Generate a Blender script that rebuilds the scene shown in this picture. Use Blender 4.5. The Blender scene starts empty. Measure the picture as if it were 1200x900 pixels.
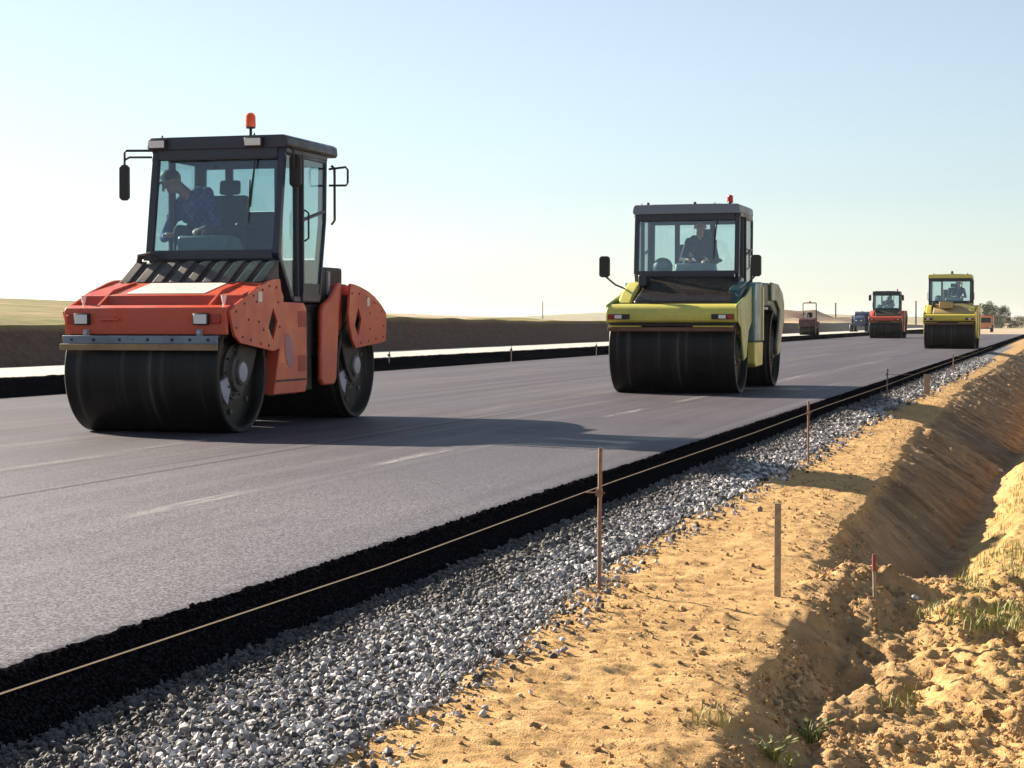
import bpy, bmesh, math, random
import numpy as np
from mathutils import Vector, Matrix

R = math.radians
rng = np.random.default_rng(7)
random.seed(7)
scn = bpy.context.scene
col = scn.collection

# ------------------------------------------------------------------ camera model (1200 x 900 photograph)
F_PX, VPX, HY, CAM_H = 2250.0, 1245.0, 377.0, 1.10
PSI = math.atan((VPX - 600) / F_PX)
PIT = math.atan((450 - HY) / F_PX)

def ground_at(u, v, z=0.0):
    """where the sight line through a place in the photograph meets height z (used once, to survey positions)"""
    a, b = (u - 600) / F_PX, -(v - 450) / F_PX
    f = math.cos(PIT) + b * math.sin(PIT)
    w = b * math.cos(PIT) - math.sin(PIT)
    x = a * math.cos(PSI) - f * math.sin(PSI)
    y = a * math.sin(PSI) + f * math.cos(PSI)
    t = (z - CAM_H) / w
    return Vector((x * t, y * t, z))

def at_depth(u, d):
    """ground-plan position at column u and depth d"""
    s = (u - 600) / F_PX * d
    return s * math.cos(PSI) - d * math.sin(PSI), s * math.sin(PSI) + d * math.cos(PSI)

# ------------------------------------------------------------------ tags
def tag(o, label=None, cat=None, group=None, kind=None):
    if label: o['label'] = label
    if cat: o['category'] = cat
    if group: o['group'] = group
    if kind: o['kind'] = kind
    return o

def empty(name, loc, rz=0.0, scale=1.0):
    o = bpy.data.objects.new(name, None)
    o.empty_display_size = 0.3
    col.objects.link(o)
    o.location = loc
    o.rotation_euler = (0, 0, rz)
    o.scale = (scale, scale, scale)
    return o

# ------------------------------------------------------------------ mesh builder
class MB:
    def __init__(self):
        self.v, self.f, self.mi, self.slot = [], [], [], 0

    def add(self, vs, fs):
        n = len(self.v)
        self.v += [tuple(p) for p in vs]
        self.f += [tuple(i + n for i in f) for f in fs]
        self.mi += [self.slot] * len(fs)
        return self

    def box(self, x0, x1, y0, y1, z0, z1):
        return self.hexa([(x0, y0, z0), (x1, y0, z0), (x1, y1, z0), (x0, y1, z0),
                          (x0, y0, z1), (x1, y0, z1), (x1, y1, z1), (x0, y1, z1)])

    def hexa(self, p):
        return self.add(p, [(3, 2, 1, 0), (4, 5, 6, 7), (0, 1, 5, 4), (1, 2, 6, 5), (2, 3, 7, 6), (3, 0, 4, 7)])

    def plate(self, q, t):
        q = [Vector(p) for p in q]
        n = (q[1] - q[0]).cross(q[2] - q[0]).normalized() * t
        return self.hexa(q + [p + n for p in q])

    def prism(self, pts, a0, a1, axis='x', hole=None):
        def P(p, a):
            if axis == 'x': return (a, p[0], p[1])
            if axis == 'y': return (p[0], a, p[1])
            return (p[0], p[1], a)
        n = len(pts)
        vs = [P(p, a0) for p in pts] + [P(p, a1) for p in pts]
        sides = [(i, (i + 1) % n, n + (i + 1) % n, n + i) for i in range(n)]
        if not hole:
            return self.add(vs, [tuple(range(n))[::-1], tuple(range(n, 2 * n))] + sides)
        m = len(hole)
        b = 2 * n
        vs += [P(p, a0) for p in hole] + [P(p, a1) for p in hole]
        hs = [(b + i, b + m + i, b + m + (i + 1) % m, b + (i + 1) % m) for i in range(m)]
        # triangulated caps with the hole
        bm = bmesh.new()
        o = [bm.verts.new((p[0], p[1], 0)) for p in pts]
        h = [bm.verts.new((p[0], p[1], 0)) for p in hole]
        bm.verts.index_update()
        es = [bm.edges.new((o[i], o[(i + 1) % n])) for i in range(n)] + [bm.edges.new((h[i], h[(i + 1) % m])) for i in range(m)]
        bmesh.ops.triangle_fill(bm, use_beauty=True, use_dissolve=False, edges=es)
        caps = []
        for f in bm.faces:
            idx = [v.index for v in f.verts]
            caps.append(tuple(i if i < n else b + (i - n) for i in idx))
            caps.append(tuple((n + i) if i < n else b + m + (i - n) for i in idx)[::-1])
        bm.free()
        return self.add(vs, caps + sides + hs)

    def tube(self, path, r, n=8, r1=None):
        path = [Vector(p) for p in path]
        k = len(path)
        vs, fs = [], []
        up = None
        for i, p in enumerate(path):
            t = (path[min(i + 1, k - 1)] - path[max(i - 1, 0)]).normalized()
            if up is None:
                up = Vector((0, 0, 1)) if abs(t.z) < 0.9 else Vector((0, 1, 0))
            a = t.cross(up).normalized()
            b = a.cross(t).normalized()
            up = b
            rr = r if r1 is None else r + (r1 - r) * i / (k - 1)
            for j in range(n):
                th = 2 * math.pi * (j + 0.5) / n
                vs.append(p + a * math.cos(th) * rr + b * math.sin(th) * rr)
        for i in range(k - 1):
            for j in range(n):
                fs.append((i * n + j, i * n + (j + 1) % n, (i + 1) * n + (j + 1) % n, (i + 1) * n + j))
        fs.append(tuple(range(n))[::-1])
        fs.append(tuple(range((k - 1) * n, k * n)))
        return self.add(vs, fs)

    def beam(self, p0, p1, w, d=None):
        """square-section bar"""
        p0, p1 = Vector(p0), Vector(p1)
        d = d or w
        t = (p1 - p0).normalized()
        ref = Vector((0, 1, 0)) if abs(t.y) < 0.8 else Vector((0, 0, 1))
        a = t.cross(ref).normalized() * (w / 2)
        b = a.cross(t).normalized() * (d / 2)
        return self.hexa([p0 - a - b, p0 + a - b, p0 + a + b, p0 - a + b, p1 - a - b, p1 + a - b, p1 + a + b, p1 - a + b])

    def lathe(self, prof, c, axis='x', n=48):
        vs, fs = [], []
        k = len(prof)
        for (a, r) in prof:
            for j in range(n):
                th = 2 * math.pi * j / n
                if axis == 'x': vs.append((c[0] + a, c[1] + r * math.cos(th), c[2] + r * math.sin(th)))
                elif axis == 'y': vs.append((c[0] + r * math.cos(th), c[1] + a, c[2] + r * math.sin(th)))
                else: vs.append((c[0] + r * math.cos(th), c[1] + r * math.sin(th), c[2] + a))
        for i in range(k - 1):
            for j in range(n):
                fs.append((i * n + j, i * n + (j + 1) % n, (i + 1) * n + (j + 1) % n, (i + 1) * n + j))
        fs.append(tuple(range(n))[::-1])
        fs.append(tuple(range((k - 1) * n, k * n)))
        return self.add(vs, fs)

    def ball(self, c, r, n=12):
        rx, ry, rz = (r, r, r) if not hasattr(r, '__len__') else r
        vs, fs = [], []
        m = n // 2 + 1
        for i in range(m):
            ph = math.pi * (i + 0.02) / (m - 0.96)
            for j in range(n):
                th = 2 * math.pi * j / n
                vs.append((c[0] + rx * math.sin(ph) * math.cos(th), c[1] + ry * math.sin(ph) * math.sin(th), c[2] + rz * math.cos(ph)))
        for i in range(m - 1):
            for j in range(n):
                fs.append((i * n + j, i * n + (j + 1) % n, (i + 1) * n + (j + 1) % n, (i + 1) * n + j))
        fs.append(tuple(range(n))[::-1])
        fs.append(tuple(range((m - 1) * n, m * n)))
        return self.add(vs, fs)

    def build(self, name, mat, parent=None, bevel=0.0, angle=35):
        me = bpy.data.meshes.new(name)
        me.from_pydata(self.v, [], self.f)
        me.polygons.foreach_set('material_index', self.mi)
        bm = bmesh.new()
        bm.from_mesh(me)
        bmesh.ops.recalc_face_normals(bm, faces=bm.faces)
        bm.to_mesh(me)
        bm.free()
        me.shade_smooth()
        me.set_sharp_from_angle(angle=R(angle))
        for mt in (mat if isinstance(mat, (list, tuple)) else [mat]): me.materials.append(mt)
        o = bpy.data.objects.new(name, me)
        col.objects.link(o)
        if parent: o.parent = parent
        if bevel > 0:
            m = o.modifiers.new('bevel', 'BEVEL')
            m.width = bevel
            m.segments = 2
            m.limit_method = 'ANGLE'
            m.angle_limit = R(40)
        return o

def np_mesh(name, verts, faces, mat, smooth=True, attrs=None):
    """numpy arrays -> one mesh object (faces all of one size)"""
    me = bpy.data.meshes.new(name)
    k = faces.shape[1]
    me.vertices.add(len(verts))
    me.vertices.foreach_set('co', np.ascontiguousarray(verts, dtype=np.float32).ravel())
    me.loops.add(faces.size)
    me.loops.foreach_set('vertex_index', np.ascontiguousarray(faces, dtype=np.int32).ravel())
    me.polygons.add(len(faces))
    me.polygons.foreach_set('loop_start', np.arange(0, faces.size, k, dtype=np.int32))
    me.polygons.foreach_set('loop_total', np.full(len(faces), k, dtype=np.int32))
    me.polygons.foreach_set('use_smooth', np.full(len(faces), smooth, dtype=bool))
    me.update(calc_edges=True)
    me.validate()
    for nm, a in (attrs or {}).items():
        at = me.attributes.new(nm, 'FLOAT', 'POINT')
        at.data.foreach_set('value', np.ascontiguousarray(a, dtype=np.float32).ravel())
    me.materials.append(mat)
    o = bpy.data.objects.new(name, me)
    col.objects.link(o)
    return o

# ------------------------------------------------------------------ noise (numpy)
def _hash(ix, iy, s):
    h = (ix.astype(np.int64) * 374761393 + iy.astype(np.int64) * 668265263 + s * 974711) & 0x7fffffff
    h = ((h ^ (h >> 13)) * 1274126177) & 0x7fffffff
    h = (h ^ (h >> 16)) & 0xffff
    return h / 32767.5 - 1.0

def vnoise(x, y, s=0):
    ix, iy = np.floor(x), np.floor(y)
    fx, fy = x - ix, y - iy
    fx = fx * fx * fx * (fx * (fx * 6 - 15) + 10)
    fy = fy * fy * fy * (fy * (fy * 6 - 15) + 10)
    a, b = _hash(ix, iy, s), _hash(ix + 1, iy, s)
    c, d = _hash(ix, iy + 1, s), _hash(ix + 1, iy + 1, s)
    return (a + (b - a) * fx) * (1 - fy) + (c + (d - c) * fx) * fy

def fbm(x, y, s=0, o=4, g=0.5):
    t, a = 0.0, 1.0
    for i in range(o):
        t = t + a * vnoise(x * 2 ** i + 17.3 * i, y * 2 ** i - 9.1 * i, s + i)
        a *= g
    return t

def sstep(a, b, x):
    t = np.clip((x - a) / (b - a), 0, 1)
    return t * t * (3 - 2 * t)

# ------------------------------------------------------------------ materials
def nodes(name):
    m = bpy.data.materials.new(name)
    m.use_nodes = True
    nt = m.node_tree
    return m, nt, nt.nodes['Principled BSDF']

def new(nt, t, **kw):
    n = nt.nodes.new(t)
    for k, v in kw.items():
        if k in n.inputs: n.inputs[k].default_value = v
        else: setattr(n, k, v)
    return n

def rgba(c): return (c[0], c[1], c[2], 1.0)

def noise_of(nt, scale, detail=4.0, rough=0.55, coord='Object', vec=None, stretch=None):
    tc = new(nt, 'ShaderNodeTexCoord')
    n = new(nt, 'ShaderNodeTexNoise')
    n.inputs['Scale'].default_value = scale
    n.inputs['Detail'].default_value = detail
    n.inputs['Roughness'].default_value = rough
    src = tc.outputs[coord]
    if stretch:
        mp = new(nt, 'ShaderNodeMapping')
        mp.inputs['Scale'].default_value = stretch
        nt.links.new(src, mp.inputs['Vector'])
        src = mp.outputs['Vector']
    nt.links.new(src, n.inputs['Vector'])
    return n.outputs['Fac']

def ramp(nt, fac, stops):
    r = new(nt, 'ShaderNodeValToRGB')
    e = r.color_ramp.elements
    while len(e) < len(stops): e.new(0.5)
    for i, (p, c) in enumerate(stops):
        e[i].position = p
        e[i].color = rgba(c) if hasattr(c, '__len__') else (c, c, c, 1)
    nt.links.new(fac, r.inputs['Fac'])
    return r.outputs['Color']

def mix(nt, fac, a, b, mode='MIX'):
    m = new(nt, 'ShaderNodeMix', data_type='RGBA', blend_type=mode)
    for sock, v in ((m.inputs['Factor'], fac), (m.inputs['A'], a), (m.inputs['B'], b)):
        if hasattr(v, 'links'): nt.links.new(v, sock)
        elif sock.type == 'RGBA': sock.default_value = rgba(v)
        else: sock.default_value = v
    return m.outputs['Result']

def bump(nt, bs, h, strength=0.3, dist=0.01):
    b = new(nt, 'ShaderNodeBump')
    b.inputs['Strength'].default_value = strength
    b.inputs['Distance'].default_value = dist
    nt.links.new(h, b.inputs['Height'])
    nt.links.new(b.outputs['Normal'], bs.inputs['Normal'])

def paint(name, c, rough=0.4, dirt=0.35, dirtcol=(0.20, 0.15, 0.11), metal=0.0, spec=0.5):
    m, nt, bs = nodes(name)
    n1 = noise_of(nt, 3.0, 6, 0.65)
    n2 = noise_of(nt, 28.0, 4, 0.6)
    f = ramp(nt, n1, [(0.42, 0.0), (0.78, dirt)])
    g = ramp(nt, n2, [(0.55, 0.0), (0.80, dirt * 0.7)])
    cc = mix(nt, f, c, dirtcol)
    cc = mix(nt, g, cc, dirtcol)
    n3 = noise_of(nt, 46.0, 2, 0.5)
    cc = mix(nt, ramp(nt, n3, [(0.69, 0.0), (0.73, min(1.0, dirt * 1.6))]), cc, (0.03, 0.025, 0.022))       # splashes of bitumen
    nt.links.new(cc, bs.inputs['Base Color'])
    rr = ramp(nt, n1, [(0.3, max(rough - 0.1, 0.05)), (0.75, min(rough + 0.25, 1))])
    nt.links.new(rr, bs.inputs['Roughness'])
    bs.inputs['Metallic'].default_value = metal
    bs.inputs['Specular IOR Level'].default_value = spec
    bump(nt, bs, n2, 0.08, 0.004)
    return m

def glass(name, tint, refl=0.12):
    m = bpy.data.materials.new(name)
    m.use_nodes = True
    nt = m.node_tree
    nt.nodes.clear()
    out = new(nt, 'ShaderNodeOutputMaterial')
    tr = new(nt, 'ShaderNodeBsdfTransparent', Color=rgba(tint))
    gl = new(nt, 'ShaderNodeBsdfGlossy', Color=(1, 1, 1, 1), Roughness=0.03)
    lw = new(nt, 'ShaderNodeLayerWeight', Blend=0.5)
    pw = new(nt, 'ShaderNodeMath', operation='POWER')
    nt.links.new(lw.outputs['Facing'], pw.inputs[0]); pw.inputs[1].default_value = 3.5
    fr = new(nt, 'ShaderNodeMapRange')
    nt.links.new(pw.outputs[0], fr.inputs[0])
    fr.inputs[3].default_value = 0.09; fr.inputs[4].default_value = 0.55
    mx = new(nt, 'ShaderNodeMixShader')
    nt.links.new(fr.outputs[0], mx.inputs[0])
    nt.links.new(tr.outputs[0], mx.inputs[1])
    nt.links.new(gl.outputs[0], mx.inputs[2])
    # a thin film of dust on the pane
    df = new(nt, 'ShaderNodeBsdfDiffuse', Color=(0.45, 0.43, 0.38, 1))
    mx2 = new(nt, 'ShaderNodeMixShader')
    d = ramp(nt, noise_of(nt, 2.5, 5, 0.6), [(0.4, 0.004), (0.8, 0.03)])
    nt.links.new(d, mx2.inputs[0])
    nt.links.new(mx.outputs[0], mx2.inputs[1])
    nt.links.new(df.outputs[0], mx2.inputs[2])
    nt.links.new(mx2.outputs[0], out.inputs[0])
    return m

def drum_mat(name):
    m, nt, bs = nodes(name)
    st = noise_of(nt, 14.0, 5, 0.65, stretch=(1.0, 0.03, 0.03))       # streaks round the drum
    bl = noise_of(nt, 3.0, 4, 0.6)
    c = ramp(nt, st, [(0.35, (0.006, 0.006, 0.005)), (0.56, (0.013, 0.012, 0.011)), (0.70, (0.075, 0.068, 0.064))])
    c = mix(nt, ramp(nt, bl, [(0.5, 0.0), (0.8, 0.5)]), c, (0.018, 0.015, 0.012))
    nt.links.new(c, bs.inputs['Base Color'])
    rr = ramp(nt, st, [(0.3, 0.34), (0.7, 0.6)])
    nt.links.new(rr, bs.inputs['Roughness'])
    bs.inputs['Specular IOR Level'].default_value = 0.28
    bump(nt, bs, st, 0.06, 0.004)
    return m

def soft(name, c, rough=0.8, var=0.3, scale=12):
    m, nt, bs = nodes(name)
    n = noise_of(nt, scale, 5, 0.6)
    k = ramp(nt, n, [(0.25, tuple(x * (1 - var) for x in c)), (0.75, tuple(min(1, x * (1 + var)) for x in c))])
    nt.links.new(k, bs.inputs['Base Color'])
    bs.inputs['Roughness'].default_value = rough
    bump(nt, bs, n, 0.2, 0.006)
    return m

def lamp_orange(name, c):
    m, nt, bs = nodes(name)
    bs.inputs['Base Color'].default_value = rgba(c)
    bs.inputs['Roughness'].default_value = 0.15
    bs.inputs['Transmission Weight'].default_value = 0.35
    bump(nt, bs, noise_of(nt, 40, 2, 0.5), 0.1, 0.003)
    return m

def checked_shirt(name):
    m, nt, bs = nodes(name)
    tc = new(nt, 'ShaderNodeTexCoord')
    ck = new(nt, 'ShaderNodeTexChecker', Scale=26.0)
    nt.links.new(tc.outputs['Object'], ck.inputs['Vector'])
    n = noise_of(nt, 9, 5, 0.7)
    c = mix(nt, ck.outputs['Fac'], (0.03, 0.05, 0.20), (0.06, 0.10, 0.32))
    c = mix(nt, ramp(nt, n, [(0.54, 0.0), (0.62, 0.55)]), c, (0.30, 0.26, 0.36))
    nt.links.new(c, bs.inputs['Base Color'])
    bs.inputs['Roughness'].default_value = 0.9
    return m

M = dict(
    red=paint('red_paint', (0.60, 0.085, 0.038), 0.30, 0.28),
    red_dark=paint('dark_red_paint', (0.40, 0.05, 0.028), 0.5, 0.4),
    white=paint('pale_panel', (0.78, 0.70, 0.64), 0.35, 0.15),
    slate=paint('slate_paint', (0.024, 0.030, 0.052), 0.35, 0.3, (0.10, 0.09, 0.08)),
    slate_light=paint('grey_blue_paint', (0.16, 0.20, 0.27), 0.4, 0.3),
    black=paint('black_plastic', (0.015, 0.015, 0.016), 0.5, 0.4, (0.05, 0.045, 0.04)),
    rubber=paint('dusty_rubber', (0.055, 0.05, 0.05), 0.6, 0.7, (0.24, 0.22, 0.20)),
    plate=paint('worn_steel_plate', (0.20, 0.25, 0.31), 0.45, 0.5, (0.10, 0.07, 0.05), 0.3),
    wood=paint('scraper_board', (0.32, 0.21, 0.10), 0.7, 0.5, (0.06, 0.05, 0.04)),
    smudge=paint('worn_sticker', (0.42, 0.22, 0.24), 0.6, 0.6, (0.50, 0.10, 0.06)),
    limegreen=paint('lime_green_paint', (0.26, 0.34, 0.09), 0.32, 0.35),
    sage=paint('sage_green_paint', (0.15, 0.20, 0.15), 0.35, 0.35),
    hub=paint('hub_paint', (0.42, 0.42, 0.48), 0.5, 0.5, (0.12, 0.10, 0.09)),
    drum=drum_mat('wet_drum_steel'),
    lens=paint('lamp_lens', (0.75, 0.75, 0.72), 0.08, 0.1),
    glass=glass('tinted_glass', (0.74, 0.84, 0.85)),
    glass_clear=glass('clear_glass', (0.87, 0.94, 0.94)),
    orange=lamp_orange('orange_lens', (0.9, 0.14, 0.02)),
    redlens=lamp_orange('red_lens', (0.55, 0.03, 0.02)),
    lime=paint('lime_yellow_paint', (0.58, 0.54, 0.11), 0.30, 0.35),
    yellow=paint('yellow_paint', (0.55, 0.45, 0.06), 0.35, 0.4),
    paleyellow=paint('pale_yellow_paint', (0.62, 0.58, 0.16), 0.4, 0.2),
    teal=paint('teal_shade', (0.09, 0.20, 0.22), 0.35, 0.3, (0.15, 0.15, 0.12)),  # sky-lit shade of the side panels put into their colour
    tealdark=paint('dark_teal_paint', (0.035, 0.075, 0.085), 0.4, 0.3, (0.1, 0.1, 0.08)),
    hood=paint('glossy_brown_black', (0.022, 0.018, 0.016), 0.20, 0.06, (0.14, 0.10, 0.06)),
    brown=paint('rusty_bar', (0.16, 0.07, 0.035), 0.6, 0.5, (0.05, 0.04, 0.03)),
    tan=paint('tan_cover', (0.42, 0.30, 0.14), 0.45, 0.3),
    blue=paint('dark_blue_paint', (0.035, 0.055, 0.12), 0.4, 0.3),
    orangepaint=paint('orange_paint', (0.62, 0.22, 0.10), 0.4, 0.3),
    maroon=paint('maroon_paint', (0.05, 0.014, 0.014), 0.5, 0.4),
    skin=soft('skin', (0.42, 0.22, 0.15), 0.55, 0.1),
    shirt=checked_shirt('blue_checked_shirt'),
    dark=soft('dark_cloth', (0.03, 0.03, 0.04), 0.9),
    trousers=soft('work_trousers', (0.05, 0.06, 0.08), 0.9),
    hair=soft('dark_hair', (0.02, 0.016, 0.013), 0.6),
    cap=soft('pale_cap', (0.5, 0.5, 0.48), 0.8),
    seat=soft('seat_vinyl', (0.03, 0.05, 0.06), 0.6),
    console=soft('teal_console', (0.07, 0.13, 0.14), 0.5),
    stake=soft('grey_wood', (0.30, 0.23, 0.17), 0.85, 0.35, 30),
    rod=soft('rusty_rod', (0.20, 0.12, 0.085), 0.7, 0.4, 40),
    redtip=soft('red_tip', (0.20, 0.05, 0.045), 0.7),
    string=soft('pale_string', (0.66, 0.57, 0.42), 0.8, 0.1),
    bark=soft('bark', (0.10, 0.075, 0.055), 0.9),
    pale_stone=soft('pale_stone', (0.48, 0.46, 0.42), 0.8),
    polewood=soft('pole_wood', (0.09, 0.08, 0.075), 0.8),
)

# ------------------------------------------------------------------ world and sun
world = bpy.data.worlds.new('World')
scn.world = world
world.use_nodes = True
wt = world.node_tree
bg = wt.nodes['Background']
sky = wt.nodes.new('ShaderNodeTexSky')
sky.sky_type = 'NISHITA'
sky.sun_disc = False
SUN_EL = 24.8
sx, sy = -0.915, 0.403                                     # horizontal direction to the sun: left, a little ahead
sky.sun_elevation = R(SUN_EL)
sky.sun_rotation = math.atan2(sx, sy)
sky.air_density = 1.0
sky.dust_density = 0.25
sky.ozone_density = 3.0
hs_ = wt.nodes.new('ShaderNodeHueSaturation')
hs_.inputs['Saturation'].default_value = 0.62
wt.links.new(sky.outputs['Color'], hs_.inputs['Color'])
tn_ = wt.nodes.new('ShaderNodeMix')
tn_.data_type = 'RGBA'
tn_.blend_type = 'MULTIPLY'
tn_.inputs['Factor'].default_value = 1.0
tn_.inputs['B'].default_value = (0.96, 1.0, 1.01, 1)                # white balance of the photograph
wt.links.new(hs_.outputs['Color'], tn_.inputs['A'])
wt.links.new(tn_.outputs['Result'], bg.inputs['Color'])
bg.inputs['Strength'].default_value = 0.044
sd = bpy.data.lights.new('sun', 'SUN')
sd.energy = 5.0
sd.angle = R(0.55)
sd.color = (1.0, 0.87, 0.70)
so = bpy.data.objects.new('sun', sd)
col.objects.link(so)
to_sun = Vector((sx * math.cos(R(SUN_EL)), sy * math.cos(R(SUN_EL)), math.sin(R(SUN_EL))))
so.rotation_euler = to_sun.to_track_quat('Z', 'Y').to_euler()
so.location = (-30, 20, 30)
scn.view_settings.view_transform = 'Standard'
scn.view_settings.look = 'None'
scn.view_settings.gamma = 1.0
scn.view_settings.exposure = 1.68

cam = bpy.data.cameras.new('camera')
cam.sensor_width = 36.0
cam.lens = F_PX / 1200 * 36.0
cam.clip_start = 0.1
cam.clip_end = 20000
co = bpy.data.objects.new('camera', cam)
col.objects.link(co)
co.location = (0, 0, CAM_H)
co.rotation_euler = (R(90) - PIT, 0, PSI)
scn.camera = co

# ================================================================== GROUND
def pl(y, pts):
    return np.interp(y, [p[0] for p in pts], [p[1] for p in pts])

def edge_gravel(y):
    return pl(y, [(4, -2.12), (6, -2.15), (8, -2.26), (10, -2.38), (13, -2.46), (20, -2.50), (30, -2.58), (60, -2.50), (90, -2.45)]) + 0.05 * vnoise(y * 1.1, y * 0 + 3.3, 5) + 0.03 * vnoise(y * 3.7, y * 0 + 1.3, 6)

def crest(y):
    return pl(y, [(4, -1.00), (7, -1.13), (9, -1.20), (11.5, -1.40), (15, -1.48), (20, -1.62), (24, -1.80), (29, -1.85), (36, -1.95), (45, -2.10), (60, -2.0), (90, -1.9)]) + 0.05 * vnoise(y * 1.7, y * 0 + 7.7, 8) + 0.035 * vnoise(y * 5.1, y * 0 + 2.7, 9)

def bottom(y):
    return pl(y, [(4, -0.62), (9, -0.76), (14, -0.95), (19, -0.84), (25, -0.81), (33, -0.66), (60, -0.70), (90, -0.66)]) + 0.03 * vnoise(y * 1.3, y * 0 + 4.1, 12)

def blob(x, y, cx, cy, rx, ry, h):
    return h * np.exp(-(((x - cx) / rx) ** 2 + ((y - cy) / ry) ** 2))

def ground_z(x, y, detail=True):
    eg, xc, xb = edge_gravel(y), crest(y), bottom(y)
    near = 1 - sstep(11.6, 13.6, y)                       # the ditch ends in a heap of loose soil
    zb = (-0.85 - 0.17 * sstep(20, 34, y)) * (1 - near) + -0.47 * near
    z_foot = -0.17
    # cross-section of the right-hand verge
    xs = [np.full_like(x, -3.6), np.full_like(x, -3.12), np.full_like(x, -2.85), eg, xc - 0.12, xc, xb, xb + 0.12, xb + 0.55, xb + 1.2, np.full_like(x, 2.5)]
    xs[6] = np.maximum(xb, xc + 0.30) * (1 - near) + (xc + 0.24) * near
    xs[7] = xs[6] + 0.10
    xs[8] = xs[6] + 0.55
    xs[9] = xs[6] + 1.15
    zs = [-0.40, z_foot - 0.01, z_foot - 0.02, -0.235, -0.30, -0.32, zb, zb, -0.60 * (1 - near) + -0.50 * near, -0.53, -0.55]
    z = np.full_like(x, 0.0)
    for i in range(len(xs) - 1):
        a, b = xs[i], xs[i + 1]
        t = np.clip((x - a) / np.maximum(b - a, 1e-4), 0, 1)
        m = (x >= a) & (x <= b) if i else (x <= b)
        z = np.where(m, zs[i] + (zs[i + 1] - zs[i]) * t, z)
    z = np.where(x > 2.5, -0.55, z)
    # left-hand verge: cut slope with the field on top
    zc = pl(y, [(0, 1.0), (30, 1.0), (40, 1.1), (52, 1.26), (75, 1.12), (120, 1.06), (200, 0.95), (300, 0.6), (600, 0.2)]) + 0.03 * vnoise(y * 0.6, y * 0, 31)
    bx0, bx1 = -18.3, -19.75
    t = np.clip((x - bx0) / (bx1 - bx0), 0, 1)
    zl = -0.05 + (zc + 0.05) * t
    far = np.maximum(0, -x - 20)
    hill = 2.5 * np.exp(-(((x + 118) / 42) ** 2 + ((y - 165) / 70) ** 2)) + 1.0 * np.exp(-(((x + 92) / 30) ** 2 + ((y - 260) / 80) ** 2))
    zl = zl + hill * sstep(0, 30, far)
    z = np.where(x < -17.5, zl, z)
    mid = (x < -3.6) & (x >= -17.5)
    z = np.where(mid, -0.40 + 0.35 * sstep(-15.0, -17.4, x), z)
    # far away everything settles to a plain with low rises
    fz = sstep(140, 230, y)
    plain = -0.28 + 0.25 * vnoise(x / 40, y / 60, 41)
    z = np.where(x > -18.3, z * (1 - fz) + plain * fz, z)
    for (u, d, rx, ry, h) in [(928, 190, 3.4, 12, 1.4), (955, 205, 2.6, 10, 1.3), (985, 215, 2.0, 8, 0.6), (1000, 225, 2.5, 8, 0.4)]:
        cx, cy = at_depth(u, d)
        z = z + blob(x, y, cx, cy, rx, ry, h) * (0.75 + 0.25 * vnoise(x * 1.2, y * 1.2, 44))
    z = z + 26 * np.exp(-(((x + 800) / 420) ** 2 + ((y - 4200) / 500) ** 2)) + 15 * np.exp(-(((x - 260) / 700) ** 2 + ((y - 4600) / 500) ** 2))
    if not detail: return z
    # loose soil
    nearfade = 1 - sstep(60, 110, np.abs(y))
    sandm = sstep(-0.03, 0.10, x - eg) * nearfade
    slope = sstep(-0.02, 0.04, x - xc) * (1 - sstep(-0.08, 0.03, x - xs[6])) * (1 - near)
    low = sstep(0.02, 0.30, x - xc) * near
    flat = sandm * (1 - slope)
    z = z + flat * (0.012 * fbm(x * 2.0, y * 2.0, 3, 2) + 0.0055 * fbm(x * 10, y * 9, 13, 4, 0.65))
    rid = 1 - np.abs(fbm(x * 5.0 + 3, y * 4.0, 23, 3, 0.55))
    z = z + flat * 0.004 * np.clip(rid, 0, 1) ** 3
    z = z + flat * sstep(0.0, 0.2, xc - x) * (0.016 * np.clip(vnoise(x * 3.0 + 0.3 * y, y * 11, 24), 0.25, 1) + 0.007 * vnoise(x * 8, y * 26, 25) + 0.006 * np.abs(vnoise(x * 22, y * 40, 26)))
    sk = y + 0.35 * (x - xc)
    mk_ = np.clip(0.55 + 0.7 * vnoise(y * 0.7, x * 0 + 2.0, 60), 0.1, 1) * sstep(0.0, 0.25, x - xc)
    z = z + slope * (mk_ * (0.10 * np.abs(vnoise(sk * 2.2, x * 0.4, 51)) + 0.050 * vnoise(sk * 5.3 + 0.8 * vnoise(x * 3, y * 1.1, 62), x * 0.7, 52) + 0.026 * vnoise(sk * 15, x * 1.6, 57)) + 0.018 * fbm(x * 6, y * 5, 66, 3) + 0.010 * fbm(x * 14, y * 14, 53, 2) - 0.03 * np.clip(vnoise(sk * 3.1, x * 0.3, 54), 0.35, 1))
    # churned soil in front: tracks, hollows and heaps
    chm = low * (1 - sstep(13, 15, y))
    z = z + chm * (0.050 * fbm(x * 2.8, y * 1.8, 61, 2, 0.5) + 0.022 * np.abs(fbm(x * 6.5, y * 5.5, 63, 3, 0.6)) + 0.013 * np.clip(fbm(x * 15, y * 12, 64, 3, 0.7), -0.3, 0.8) - 0.02 + 0.010 * fbm(x * 36, y * 30, 65, 3, 0.7))
    bank = sstep(0.06, 0.2, x - xs[6]) * (1 - near) * nearfade
    z = z + bank * (0.030 * fbm(x * 3, y * 1.6, 71, 3) + 0.015 * fbm(x * 12, y * 9, 72, 2))
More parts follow.
